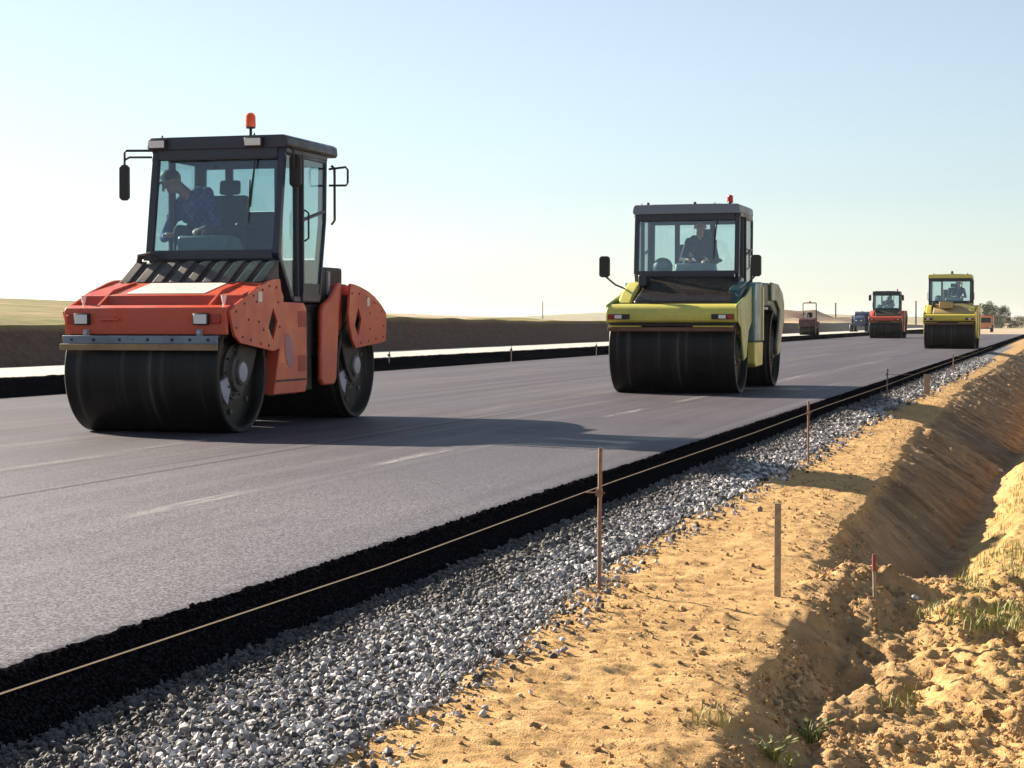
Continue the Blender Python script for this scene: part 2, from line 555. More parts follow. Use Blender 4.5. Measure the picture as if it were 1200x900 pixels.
    for (u, v, zz, rx, ry, h) in [(1000, 835, -0.62, 0.12, 0.42, -0.15), (985, 770, -0.58, 0.10, 0.35, -0.06), (925, 830, -0.52, 0.06, 0.60, -0.05), (1010, 800, -0.60, 0.10, 0.4, -0.05),
                                  (1060, 862, -0.66, 0.09, 0.16, -0.12), (1050, 790, -0.60, 0.09, 0.18, 0.09), (1000, 700, -0.40, 0.20, 0.4, 0.05),
                                  (1120, 770, -0.62, 0.13, 0.25, 0.10), (1160, 840, -0.64, 0.12, 0.22, 0.06), (1085, 830, -0.62, 0.08, 0.2, -0.10), (1135, 745, -0.6, 0.2, 0.3, 0.10),
                                  (960, 760, -0.5, 0.10, 0.3, 0.08), (1180, 690, -0.55, 0.12, 0.4, 0.12), (1190, 770, -0.6, 0.10, 0.2, -0.10)]:
        c = ground_at(u, v, zz)
        z = z + blob(x, y, c.x, c.y, rx, ry, h) * (0.75 + 0.35 * vnoise(x * 9, y * 7, 81))
    z = z + near * sstep(6.2, 7.0, y) * (1 - sstep(9.6, 11.2, y)) * 0.04 * np.exp(-((x - (xc + 0.33 + 0.05 * vnoise(y * 2.2, y * 0, 83))) / 0.07) ** 2) * (0.8 + 0.3 * vnoise(y * 3.1, y * 0 + 1.0, 84))
    z = z + (blob(x, y, -1.10, 10.6, 0.17, 0.75, 0.17) + blob(x, y, -0.86, 10.9, 0.14, 0.6, 0.07)) * (0.85 + 0.3 * vnoise(x * 8, y * 5, 85))
    berm = (x < -18.2) * (x > -19.9) * (1 - sstep(120, 200, y))
    z = z + berm * (0.05 * vnoise((y + x) * 1.9, x * 0.4, 91) + 0.03 * fbm(x * 5, y * 3, 92, 2)) * np.clip((x + 19.75) / 0.4, 0, 1)
    fld = sstep(-19.6, -21, x)
    z = z + fld * 0.12 * fbm(x * 0.35, y * 0.25, 95, 3)
    return z

def on_ground(u, v, below=0.0):
    """survey a place on the real terrain: walk along the sight line until it meets the soil"""
    a, b = ground_at(u, v, 0.6), ground_at(u, v, -1.3)
    ts = np.linspace(0, 1, 900)
    X_, Y_, Z_ = a.x + (b.x - a.x) * ts, a.y + (b.y - a.y) * ts, 0.6 - 1.9 * ts
    hit = np.argmax(Z_ <= ground_z(X_, Y_))
    return Vector((X_[hit], Y_[hit], Z_[hit] - below))

def geo(a, b, r):
    n = int(math.log(b / a) / r) + 1
    return a * np.exp(np.linspace(0, math.log(b / a), n))

ys = np.concatenate([[-400, -60, -10, 0, 2.0, 3.0], geo(3.6, 66, 0.0028), geo(66.5, 9000, 0.03)])
dense = np.arange(-3.35, 0.75, 0.016)
right = 0.75 + np.concatenate([np.arange(0.04, 1.6, 0.06), geo(1.7, 9000, 0.13)])
left1 = np.arange(-17.6, -3.4, 0.6)
berm_x = np.concatenate([np.arange(-20.2, -17.9, 0.09)])
left2 = -20.2 - geo(0.25, 9000, 0.10)[::-1]
xs_all = np.unique(np.round(np.concatenate([left2, berm_x, left1, dense, right]), 4))
X, Y = np.meshgrid(xs_all, ys)
Z = ground_z(X, Y)
ny, nx = X.shape
idx = np.arange(nx * ny).reshape(ny, nx)
quads = np.stack([idx[:-1, :-1], idx[:-1, 1:], idx[1:, 1:], idx[1:, :-1]], -1).reshape(-1, 4)
verts = np.stack([X, Y, Z], -1).reshape(-1, 3)
# zones of different soil (what the ground is made of)
gravelzone = (1 - sstep(-0.04, 0.05, X - edge_gravel(Y))) * (X > -3.7) * (1 - sstep(95, 120, Y))
fieldzone = sstep(-19.55, -19.85, X) * (1 - sstep(250, 420, Y) * 0.6)
fieldzone = np.maximum(fieldzone, sstep(700, 1500, np.hypot(X, Y)))
fieldzone = fieldzone * (1 - sstep(85, 130, Y) * sstep(-0.47, -0.42, X / np.maximum(Y, 1)) * (1 - sstep(700, 1500, Y)))
bermzone = ((X < -17.8) & (X > -19.9)) * 1.0 * (1 - fieldzone)
moundzone = np.zeros_like(X)
for (u, d, rx, ry) in [(928, 190, 4.5, 16), (955, 205, 3.6, 14), (985, 215, 3, 10)]:
    cx, cy = at_depth(u, d)
    moundzone = np.maximum(moundzone, np.exp(-(((X - cx) / rx) ** 2 + ((Y - cy) / ry) ** 2)))
nearz = 1 - sstep(11.0, 13.0, Y)
cutzone = sstep(-0.02, 0.10, X - crest(Y)) * (1 - sstep(0.0, 0.22, X - bottom(Y))) * (1 - nearz * 0.5) * (Y < 110)
SK = Y + 0.35 * (X - crest(Y))
streakz = np.clip(0.6 + 0.25 * fbm(X * 3, Y * 1.5, 67, 3) + 0.40 * vnoise(SK * 5.0, X * 0.6, 58) + 0.35 * vnoise(SK * 17, X * 1.2, 59), 0, 1)
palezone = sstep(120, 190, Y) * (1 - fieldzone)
greenzone = np.clip(sstep(0.20, 0.45, X - bottom(Y)) * (X < 3) * (Y < 70) * sstep(9.5, 11, Y), 0, 1)

m, nt, bs = nodes('ground_soil')
def attr(nt, n):
    a = new(nt, 'ShaderNodeAttribute', attribute_name=n)
    return a.outputs['Fac']
n_big = noise_of(nt, 0.9, 6, 0.6)
n_mid = noise_of(nt, 7.0, 6, 0.65)
n_fine = noise_of(nt, 60.0, 4, 0.6)
sand = ramp(nt, n_mid, [(0.28, (0.36, 0.205, 0.080)), (0.5, (0.57, 0.355, 0.145)), (0.75, (0.68, 0.455, 0.215))])
sand = mix(nt, ramp(nt, n_fine, [(0.35, 0.45), (0.6, 0.0)]), sand, (0.30, 0.18, 0.085))
sand = mix(nt, ramp(nt, n_big, [(0.40, 0.0), (0.70, 0.35)]), sand, (0.46, 0.27, 0.12))
gr = ramp(nt, n_fine, [(0.3, (0.07, 0.072, 0.078)), (0.7, (0.26, 0.26, 0.27))])
fld_bands = noise_of(nt, 0.05, 5, 0.6, stretch=(1.0, 3.0, 1.0))
fldc = ramp(nt, fld_bands, [(0.36, (0.09, 0.10, 0.040)), (0.46, (0.24, 0.20, 0.085)), (0.54, (0.14, 0.14, 0.05)), (0.64, (0.30, 0.21, 0.115))])
bermc = ramp(nt, n_mid, [(0.3, (0.085, 0.052, 0.036)), (0.7, (0.17, 0.11, 0.078))])
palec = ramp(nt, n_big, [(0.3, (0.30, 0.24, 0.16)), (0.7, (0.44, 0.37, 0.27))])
moundc = ramp(nt, n_big, [(0.3, (0.11, 0.075, 0.055)), (0.7, (0.21, 0.145, 0.10))])
grn = ramp(nt, noise_of(nt, 3.2, 6, 0.7), [(0.42, 0.15), (0.60, 0.85)])
gfac = new(nt, 'ShaderNodeMath', operation='MULTIPLY')
nt.links.new(grn, gfac.inputs[0]); nt.links.new(attr(nt, 'greenery'), gfac.inputs[1])
sand = mix(nt, attr(nt, 'cut'), sand, mix(nt, attr(nt, 'streak'), (0.19, 0.115, 0.060), ramp(nt, n_mid, [(0.3, (0.31, 0.20, 0.108)), (0.7, (0.47, 0.315, 0.175))])))
c = mix(nt, attr(nt, 'gravel'), sand, gr)
c = mix(nt, attr(nt, 'berm'), c, bermc)
c = mix(nt, gfac.outputs[0], c, (0.27, 0.215, 0.070))
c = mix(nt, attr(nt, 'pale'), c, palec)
c = mix(nt, attr(nt, 'field'), c, fldc)
c = mix(nt, attr(nt, 'mound'), c, moundc)
nt.links.new(c, bs.inputs['Base Color'])
bs.inputs['Roughness'].default_value = 0.95
bs.inputs['Specular IOR Level'].default_value = 0.15
hsum = new(nt, 'ShaderNodeMath', operation='ADD')
nt.links.new(n_fine, hsum.inputs[0]); nt.links.new(noise_of(nt, 160, 3, 0.6), hsum.inputs[1])
bump(nt, bs, hsum.outputs[0], 0.7, 0.012)
g = np_mesh('ground', verts, quads, m, True, dict(streak=streakz, cut=cutzone, gravel=gravelzone, field=fieldzone, berm=bermzone, pale=palezone, mound=moundzone, greenery=greenzone))
tag(g, 'sandy tan ground with ditch, bank and fields beside the new road', 'ground', kind='structure')

# ------------------------------------------------------------------ the road slab with its raw black edge
def asphalt(name, dark=1.0, top=True):
    m, nt, bs = nodes(name)
    sp = noise_of(nt, 70.0, 4, 0.85)
    tcv = new(nt, 'ShaderNodeTexCoord')
    vor = new(nt, 'ShaderNodeTexVoronoi', Scale=105.0)
    nt.links.new(tcv.outputs['Object'], vor.inputs['Vector'])
    vsep = new(nt, 'ShaderNodeSeparateColor')
    nt.links.new(vor.outputs['Color'], vsep.inputs[0])
    sp2 = noise_of(nt, 75.0, 3, 0.8)
    band = noise_of(nt, 1.0, 4, 0.6, stretch=(0.9, 0.018, 1.0))
    band2 = noise_of(nt, 1.0, 4, 0.6, stretch=(5.5, 0.05, 1.0))
    blot = noise_of(nt, 0.35, 5, 0.6)
    c = ramp(nt, sp, [(0.38, tuple(dark * k for k in (0.010, 0.009, 0.012))), (0.50, tuple(dark * k for k in (0.052, 0.048, 0.060))), (0.60, tuple(dark * k for k in (0.26, 0.25, 0.295)))])
    if top:
        c = mix(nt, ramp(nt, vsep.outputs[0], [(0.62, 0.0), (0.68, 0.75)]), c, (0.21, 0.20, 0.235))      # bare stone faces
        c = mix(nt, ramp(nt, vsep.outputs[1], [(0.30, 0.85), (0.36, 0.0)]), c, (0.008, 0.007, 0.009))      # open pores
        c = mix(nt, ramp(nt, sp2, [(0.56, 0.0), (0.70, 0.4)]), c, (0.17, 0.165, 0.19))
        tc_ = new(nt, 'ShaderNodeTexCoord')
        sep = new(nt, 'ShaderNodeSeparateXYZ')
        nt.links.new(tc_.outputs['Object'], sep.inputs[0])
        mr = new(nt, 'ShaderNodeMapRange', interpolation_type='SMOOTHSTEP')
        nt.links.new(sep.outputs['Y'], mr.inputs[0])
        mr.inputs[1].default_value = 9.0; mr.inputs[2].default_value = 19.0
        ml = new(nt, 'ShaderNodeMath', operation='MULTIPLY')
        nt.links.new(mr.outputs[0], ml.inputs[0])
        nt.links.new(ramp(nt, band, [(0.30, 0.40), (0.60, 0.85)]), ml.inputs[1])
        c = mix(nt, ml.outputs[0], c, (0.032, 0.022, 0.031))          # newest mat, still oily after the last pass
        c = mix(nt, ramp(nt, band2, [(0.52, 0.0), (0.72, 0.5)]), c, (0.14, 0.132, 0.15))
        c = mix(nt, ramp(nt, band2, [(0.28, 0.5), (0.44, 0.0)]), c, (0.035, 0.030, 0.035))
        c = mix(nt, ramp(nt, blot, [(0.35, 0.25), (0.6, 0.0)]), c, (0.045, 0.043, 0.05))
    nt.links.new(c, bs.inputs['Base Color'])
    rr = ramp(nt, blot, [(0.3, 0.58), (0.7, 0.72)])
    nt.links.new(rr, bs.inputs['Roughness'])
    bs.inputs['Specular IOR Level'].default_value = 0.32 if top else 0.0
    h = new(nt, 'ShaderNodeMath', operation='ADD')
    nt.links.new(sp, h.inputs[0]); nt.links.new(sp2, h.inputs[1])
    bump(nt, bs, h.outputs[0], 0.16, 0.004)
    return m

def slab(name, xcols, zcols, y0, y1, mat_top, mat_edge, edge_from, jit, seed, z0=0.0, step=0.003):
    """strip of paving: columns across, rows along; columns from edge_from on are the raw broken side"""
    yy = np.concatenate([[y0 - 30, y0 - 8], geo(y0, y1, step)])
    xcols, zcols = np.array(xcols), np.array(zcols)
    Xr, Yr = np.meshgrid(xcols, yy)
    Zr = np.repeat(zcols[None, :], len(yy), 0)
    for j in range(len(xcols)):
        a = jit[j]
        if a:
            Xr[:, j] += a * (fbm(yy * 3.0, yy * 0 + j * 0.7, seed, 4, 0.8) * 0.35 + 0.5 * vnoise(yy * 34, yy * 0 + j * 2.1, seed + 20))
            Zr[:, j] += 0.4 * a * vnoise(yy * 21, yy * 0 + j * 2.3, seed + 9)
    Zr = Zr + z0
    k = len(xcols)
    idd = np.arange(len(yy) * k).reshape(len(yy), k)
    q = np.stack([idd[:-1, :-1], idd[:-1, 1:], idd[1:, 1:], idd[1:, :-1]], -1)
    o = np_mesh(name, np.stack([Xr, Yr, Zr], -1).reshape(-1, 3), q.reshape(-1, 4), mat_top, True)
    o.data.materials.append(mat_edge)
    mi = np.zeros(q.shape[:2], dtype=np.int32)
    mi[:, edge_from:] = 1
    o.data.polygons.foreach_set('material_index', mi.ravel())
    o.data.set_sharp_from_angle(angle=R(40))
    return o

asph = asphalt('fresh_asphalt')
asph_edge = asphalt('raw_asphalt_edge', 0.08, False)
road = slab('road', [-14.9, -14.6, -11, -8, -5.5, -4.0, -3.5, -3.30, -3.24, -3.19, -3.15, -3.11, -3.07, -3.03, -2.98],
            [-0.3, 0, 0, 0, 0, 0, 0, 0, -0.003, -0.022, -0.055, -0.09, -0.125, -0.155, -0.30], 3.2, 175, asph, asph_edge, 8,
            [0, 0, 0, 0, 0, 0, 0, 0, 0.020, 0.014, 0.008, 0.006, 0.006, 0.008, 0], 3)
tag(road, 'freshly rolled dark asphalt road with a raw black edge', 'road', kind='structure')

# the other carriageway: pale base course with its black broken edge
m, nt, bs = nodes('pale_base_course')
c = ramp(nt, noise_of(nt, 45, 4, 0.65), [(0.3, (0.34, 0.32, 0.28)), (0.7, (0.52, 0.50, 0.45))])
c = mix(nt, ramp(nt, noise_of(nt, 0.6, 4, 0.6), [(0.45, 0.0), (0.75, 0.35)]), c, (0.36, 0.34, 0.30))
nt.links.new(c, bs.inputs['Base Color'])
bs.inputs['Roughness'].default_value = 0.85
bump(nt, bs, noise_of(nt, 60, 4, 0.6), 0.4, 0.01)
pale_mat = m
cw = slab('carriageway', [-18.6, -18.4, -17, -15.5, -15.12, -15.02, -14.96, -14.90, -14.82, -14.74, -14.60],
          [-0.3, 0, 0, 0, 0, -0.03, -0.08, -0.14, -0.20, -0.26, -0.30], 9, 260, pale_mat, asph_edge, 4,
          [0, 0, 0, 0, 0.02, 0.04, 0.04, 0.05, 0.05, 0.04, 0], 13, 0.27, 0.004)
tag(cw, 'pale unpaved carriageway beyond the black asphalt step', 'road', kind='structure')

# worn markings and the longitudinal joint: thin sheets just above the road
def marking_mat(name, c, lo, hi, stretch, edge):
    m = bpy.data.materials.new(name)
    m.use_nodes = True
    nt = m.node_tree
    bs = nt.nodes['Principled BSDF']
    bs.inputs['Base Color'].default_value = rgba(c)
    bs.inputs['Roughness'].default_value = 0.75
    n = noise_of(nt, 1.0, 6, 0.7, stretch=stretch)
    n2 = noise_of(nt, 70, 3, 0.7)
    mul = new(nt, 'ShaderNodeMath', operation='MULTIPLY')
    nt.links.new(ramp(nt, n, [(lo, 0.0), (hi, 1.0)]), mul.inputs[0])
    nt.links.new(ramp(nt, n2, [(0.38, 0.15), (0.62, 1.0)]), mul.inputs[1])
    mul2 = new(nt, 'ShaderNodeMath', operation='MULTIPLY')
    nt.links.new(mul.outputs[0], mul2.inputs[0])
    nt.links.new(attr(nt, 'cover'), mul2.inputs[1])
    nt.links.new(mul2.outputs[0], bs.inputs['Alpha'])
    return m

def strips(name, mat, runs, z):
    """runs: (x0, x1, y0, y1, cover); each run fades out towards its ends and sides where the chalk wore off"""
    vs, fs, at = [], [], []
    for (xa, xb, ya, yb, cov) in runs:
        nyy, nxx = 9, 5
        base = len(vs)
        for j in range(nyy):
            for i in range(nxx):
                fy, fx = j / (nyy - 1), i / (nxx - 1)
                vs.append((xa + (xb - xa) * fx, ya + (yb - ya) * fy, z))
                at.append(cov * min(1, 4 * min(fy, 1 - fy)) * min(1, 3 * min(fx, 1 - fx)))
        for j in range(nyy - 1):
            for i in range(nxx - 1):
                a = base + j * nxx + i
                fs.append((a, a + 1, a + nxx + 1, a + nxx))
    return np_mesh(name, np.array(vs), np.array(fs), mat, False, dict(cover=np.array(at)))

chalk = marking_mat('worn_chalk', (0.60, 0.58, 0.55), 0.40, 0.66, (11, 1.6, 1), 1)
runs = []
for (u0, v0, u1, v1) in [(140, 610, 305, 576), (415, 547, 540, 525), (572, 506, 660, 504.5), (690, 489, 765, 479), (775, 472, 835, 463), (880, 448.5, 950, 439.5)]:
    a, b = ground_at(u0, v0), ground_at(u1, v1)
    xm = -5.06 if u0 != 572 else (a.x + b.x) / 2
    runs.append((xm - 0.09, xm + 0.09, a.y - 0.1, b.y + 0.1, 0.75))
mk = strips('road_markings', chalk, runs, 0.004)
tag(mk, 'faint worn white lane dashes on the fresh asphalt', 'road marking', kind='structure')
seam = marking_mat('dark_joint', (0.006, 0.006, 0.007), 0.0, 0.16, (6, 0.25, 1), 1)
sm = strips('road_joint', seam, [(-6.395, -6.345, 7.0, 24.0, 1.0), (-6.66, -6.60, 11, 24, 0.45), (-9.0, -8.9, 24, 60, 0.5)], 0.004)
tag(sm, 'dark longitudinal joint line in the asphalt', 'road marking', kind='structure')
scuff = marking_mat('pale_scuff', (0.30, 0.29, 0.28), 0.40, 0.65, (3, 0.2, 1), 1)
sc_runs = []
for (u, v, w, L, cv) in [(40, 520, 0.5, 7, 0.5), (30, 548, 0.25, 4, 0.6), (200, 522, 0.12, 3, 0.6), (640, 470, 0.7, 16, 0.4), (1000, 430, 0.6, 30, 0.5), (900, 425, 1.2, 40, 0.35), (560, 440, 1.2, 22, 0.4)]:
    a = ground_at(u, v)
    sc_runs.append((a.x - w / 2, a.x + w / 2, a.y - L / 2, a.y + L / 2, cv))
sf = strips('road_scuffs', scuff, sc_runs, 0.007)
tag(sf, 'pale dusty roller streaks along the asphalt', 'road marking', kind='structure')

# ------------------------------------------------------------------ crushed stone on the shoulder
phi = (1 + 5 ** 0.5) / 2
ICO = np.array([(-1, phi, 0), (1, phi, 0), (-1, -phi, 0), (1, -phi, 0), (0, -1, phi), (0, 1, phi), (0, -1, -phi), (0, 1, -phi), (phi, 0, -1), (phi, 0, 1), (-phi, 0, -1), (-phi, 0, 1)]) / math.sqrt(1 + phi * phi)
ICOF = np.array([(0, 11, 5), (0, 5, 1), (0, 1, 7), (0, 7, 10), (0, 10, 11), (1, 5, 9), (5, 11, 4), (11, 10, 2), (10, 7, 6), (7, 1, 8), (3, 9, 4), (3, 4, 2), (3, 2, 6), (3, 6, 8), (3, 8, 9), (4, 9, 5), (2, 4, 11), (6, 2, 10), (8, 6, 7), (9, 8, 1)])

def stones(name, px, py, pz, rad, mat, flat=(0.75, 1.25), rough=0.28, sink=0.3, smooth=False, tone=None):
    n = len(px)
    V = ICO[None] * (1 + rough * (rng.random((n, 12, 1)) * 2 - 1))
    V = V * rng.uniform(flat[0], flat[1], (n, 1, 3))
    q = rng.normal(size=(n, 4)); q /= np.linalg.norm(q, axis=1, keepdims=True)
    w, x, y, z = q.T
    Rm = np.stack([1 - 2 * (y * y + z * z), 2 * (x * y - z * w), 2 * (x * z + y * w), 2 * (x * y + z * w), 1 - 2 * (x * x + z * z), 2 * (y * z - x * w), 2 * (x * z - y * w), 2 * (y * z + x * w), 1 - 2 * (x * x + y * y)], -1).reshape(n, 3, 3)
    V = np.einsum('nij,nkj->nki', Rm, V) * rad[:, None, None]
    V += np.stack([px, py, pz + rad * (1 - 2 * sink) * 0.5], -1)[:, None, :]
    Fc = (ICOF[None] + (np.arange(n) * 12)[:, None, None]).reshape(-1, 3)
    shade = np.repeat(rng.random(n) if tone is None else np.clip(tone, 0, 1), 12)
    return np_mesh(name, V.reshape(-1, 3), Fc, mat, smooth, dict(shade=shade))

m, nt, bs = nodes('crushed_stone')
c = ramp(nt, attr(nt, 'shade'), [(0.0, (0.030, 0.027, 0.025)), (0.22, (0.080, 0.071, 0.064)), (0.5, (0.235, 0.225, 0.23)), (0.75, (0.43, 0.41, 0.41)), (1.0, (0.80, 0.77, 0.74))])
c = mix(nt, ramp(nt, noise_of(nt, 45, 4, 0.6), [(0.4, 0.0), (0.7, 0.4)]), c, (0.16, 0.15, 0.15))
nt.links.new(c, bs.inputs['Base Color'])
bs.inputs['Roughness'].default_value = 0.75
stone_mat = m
px, py, pr = [], [], []
for (y0, y1, dens, r0, r1) in [(4.4, 9.5, 7200, 0.0052, 0.0135), (9.5, 13, 4200, 0.0070, 0.017), (13, 24, 2300, 0.009, 0.021), (24, 70, 750, 0.015, 0.032)]:
    n = int((y1 - y0) * 0.95 * dens)
    yy = rng.uniform(y0, y1, n)
    lo, hi = -3.10, edge_gravel(yy) + 0.03
    tt = rng.random(n)
    xx = lo + (hi - lo) * tt
    spill = rng.random(n) < 0.06
    xx = np.where(spill, hi + rng.normal(0, 0.11, n), xx)
    px.append(xx); py.append(yy); pr.append((r0 * 0.7 + (r1 * 1.25 - r0 * 0.7) * rng.random(n) ** 2.8))
px, py, pr = map(np.concatenate, (px, py, pr))
edge_shade = sstep(-2.60, -2.90, px + 0.10 * vnoise(px * 3, py * 1.3, 33))      # paving edge's shade put into the stone tone, with some bitumen film
tone = rng.random(len(px)) ** 1.1 * (1 - 0.78 * edge_shade) + 0.06 * vnoise(px * 4, py * 4, 34)
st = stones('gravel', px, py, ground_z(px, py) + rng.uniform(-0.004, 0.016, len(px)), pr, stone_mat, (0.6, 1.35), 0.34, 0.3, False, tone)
tag(st, 'grey crushed stone along the edge of the road', 'gravel', kind='stuff')

# crumbs of asphalt along the broken edge
n = 2600
yy = 4.2 * np.exp(rng.random(n) * math.log(60 / 4.2))
xx = -3.195 + np.abs(rng.normal(0, 0.05, n)) - 0.035
zz = np.where(xx < -3.22, -0.008, -(xx + 3.22) * 0.9 - 0.006)
cr = stones('asphalt_crumbs', xx, yy, zz, rng.uniform(0.004, 0.014, n), asph_edge)
tag(cr, 'black asphalt crumbs along the broken road edge', 'rubble', kind='stuff')
# clods of soil
m, nt, bs = nodes('soil_clod')
c = ramp(nt, attr(nt, 'shade'), [(0.0, (0.22, 0.135, 0.065)), (0.5, (0.42, 0.27, 0.13)), (1.0, (0.56, 0.39, 0.21))])
nt.links.new(c, bs.inputs['Base Color'])
bs.inputs['Roughness'].default_value = 0.95
bs.inputs['Specular IOR Level'].default_value = 0.1
bump(nt, bs, noise_of(nt, 120, 3, 0.6), 0.6, 0.01)
clod_mat = m
n = 15000
yy = 5.5 * np.exp(rng.random(n) * math.log(48 / 5.5))
t = rng.random(n)
xa, xb_ = edge_gravel(yy) + 0.02, crest(yy)
xx = np.where(t < 0.60, xa + (xb_ - xa) * rng.random(n), np.where(t < 0.72, xb_ + rng.normal(0.02, 0.07, n), xb_ + rng.random(n) * 1.5))
keep = (fbm(xx * 1.7, yy * 1.2, 77, 3) > -0.15) | (rng.random(n) < 0.35)
xx, yy = xx[keep], yy[keep]
rad = 0.003 + 0.013 * rng.random(len(xx)) ** 5
churn = (xx > crest(yy) + 0.05) & (yy < 13.5)
rad = np.where(churn, 0.004 + 0.020 * rng.random(len(xx)) ** 5, rad)
n = 30000                                     # crumbled soil in the dug-over patch
y2 = 6.0 * np.exp(rng.random(n) * math.log(14.0 / 6.0))
x2 = crest(y2) + 0.02 + rng.random(n) ** 1.2 * (0.35 - crest(y2)) * 1.2
k2 = fbm(x2 * 2.6, y2 * 1.8, 78, 3) + rng.normal(0, 0.35, n) > 0.05
x2, y2 = x2[k2], y2[k2]
r2_ = 0.003 + 0.016 * rng.random(len(x2)) ** 4.5
xx, yy, rad = np.concatenate([xx, x2]), np.concatenate([yy, y2]), np.concatenate([rad, r2_])
cl = stones('soil_clods', xx, yy, ground_z(xx, yy), rad, clod_mat, (0.6, 1.3), 0.34, 0.48, False)
tag(cl, 'loose crumbs and clods of sandy soil', 'soil', kind='stuff')

# grass sprouting on the far bank of the ditch and in the churned soil
def grass(name, spots, mat, hmin, hmax, wid, lean=0.5):
    vs, fs = [], []
    for (x, y, z, nb, spread) in spots:
        for k in range(nb):
            a = rng.random() * 6.283
            r = spread * math.sqrt(rng.random())
            bx, by = x + r * math.cos(a), y + r * math.sin(a)
            h = rng.uniform(hmin, hmax)
            d = rng.random() * 6.283
            l = h * lean * rng.random()
            w = wid * rng.uniform(0.6, 1.2)
            pxv, pyv = -math.sin(d) * w, math.cos(d) * w
            b = len(vs)
            bz = z
            vs += [(bx - pxv, by - pyv, bz - 0.01), (bx + pxv, by + pyv, bz - 0.01),
                   (bx - pxv * .8 + math.cos(d) * l * .35, by - pyv * .8 + math.sin(d) * l * .35, bz + h * .55), (bx + pxv * .8 + math.cos(d) * l * .35, by + pyv * .8 + math.sin(d) * l * .35, bz + h * .55),
                   (bx + math.cos(d) * l, by + math.sin(d) * l, bz + h)]
            fs += [(b, b + 1, b + 3), (b, b + 3, b + 2), (b + 2, b + 3, b + 4)]
    return np_mesh(name, np.array(vs), np.array(fs), mat, False)

def leafmat(name, a, b, trans=0.3):
    m, nt, bs = nodes(name)
    c = ramp(nt, noise_of(nt, 5, 4, 0.6), [(0.3, a), (0.7, b)])
    nt.links.new(c, bs.inputs['Base Color'])
    bs.inputs['Roughness'].default_value = 0.6
    return m
grass_mat = leafmat('young_grass', (0.17, 0.19, 0.03), (0.34, 0.33, 0.08))
spots = []
for i in range(420):
    y = 10.4 * math.exp(rng.random() * math.log(45 / 10.4))
    x = float(bottom(np.array([y]))[0]) + 0.30 + 0.9 * rng.random()
    if fbm(np.array([x * 2.0]), np.array([y * 0.9]), 99, 2)[0] < -0.05: continue
    z = float(ground_z(np.array([x]), np.array([y]))[0])
    spots.append((x, y, z, 16, 0.10))
for (u, v) in [(1120, 728), (1150, 722), (1175, 730), (1195, 722), (1090, 722), (1165, 716), (1140, 735), (1060, 820), (1050, 826), (905, 893), (940, 868), (830, 845), (1180, 735), (1110, 715), (1185, 712), (1198, 735), (1130, 722), (1150, 735), (1172, 650), (1180, 620), (1190, 600), (1195, 580), (1168, 630), (1188, 640), (1178, 590), (1160, 660), (1172, 610)]:
    c = on_ground(u, v)
    spots.append((c.x, c.y, c.z, 34, 0.09))
gs = grass('grass', spots, grass_mat, 0.02, 0.075, 0.0028, 0.9)
tag(gs, 'short yellow green grass sprouting on the ditch bank', 'grass', kind='stuff')

weed_mat = leafmat('weed_leaf', (0.10, 0.13, 0.03), (0.22, 0.25, 0.07))
def weed(loc, s, label):
    e = empty('weed', loc)
    tag(e, label, 'plant', 'weeds in the churned soil')
    stem, lf = MB(), MB()
    for k in range(9):
        a = k * 2.4
        L = s * rng.uniform(0.5, 1.0)
        tip = Vector((math.cos(a) * L * 0.7, math.sin(a) * L * 0.7, L * 0.8))
        stem.tube([(0, 0, -0.02), tip * 0.5 + Vector((0, 0, 0.01)), tip], 0.0035, 5)
        for q in range(4):
            f = 0.4 + 0.2 * q
            p = tip * f
            d = Vector((math.cos(a + q * 2.1), math.sin(a + q * 2.1), 0.4)) * s * 0.3
            sd_ = d.cross(Vector((0, 0, 1))).normalized() * s * 0.09
            lf.add([p, p + d * 0.5 + sd_, p + d, p + d * 0.5 - sd_], [(0, 1, 2, 3)])
    stem.build('stem', weed_mat, e)
    lf.build('leaf', weed_mat, e)
for (u, v, s, lb) in [(948, 872, 0.11, 'leafy green weed in the shaded hollow of churned soil'), (906, 892, 0.10, 'small upright weed at the bottom edge of the photo')]:
    weed(on_ground(u, v), s, lb)

def boulder(loc, r, label):
    b = MB().ball((0, 0, 0), (r, r * 0.85, r * 0.7), 10)
    b.v = [(x * (1 + 0.2 * random.uniform(-1, 1)), y * (1 + 0.2 * random.uniform(-1, 1)), z * (1 + 0.2 * random.uniform(-1, 1))) for x, y, z in b.v]
    o = b.build('stone', M['pale_stone'], None, 0, 60)
    o.location = loc
    tag(o, label, 'stone', 'pale stones in the ditch')
for (u, v, z, r, lb) in [(1072, 702, -1.0, 0.022, 'small white stone at the near end of the ditch bottom'), (1171, 553, -1.0, 0.05, 'pale stone far along the ditch beside the right bank')]:
    boulder(on_ground(u, v) + Vector((0, 0, r * 0.3)), r, lb)

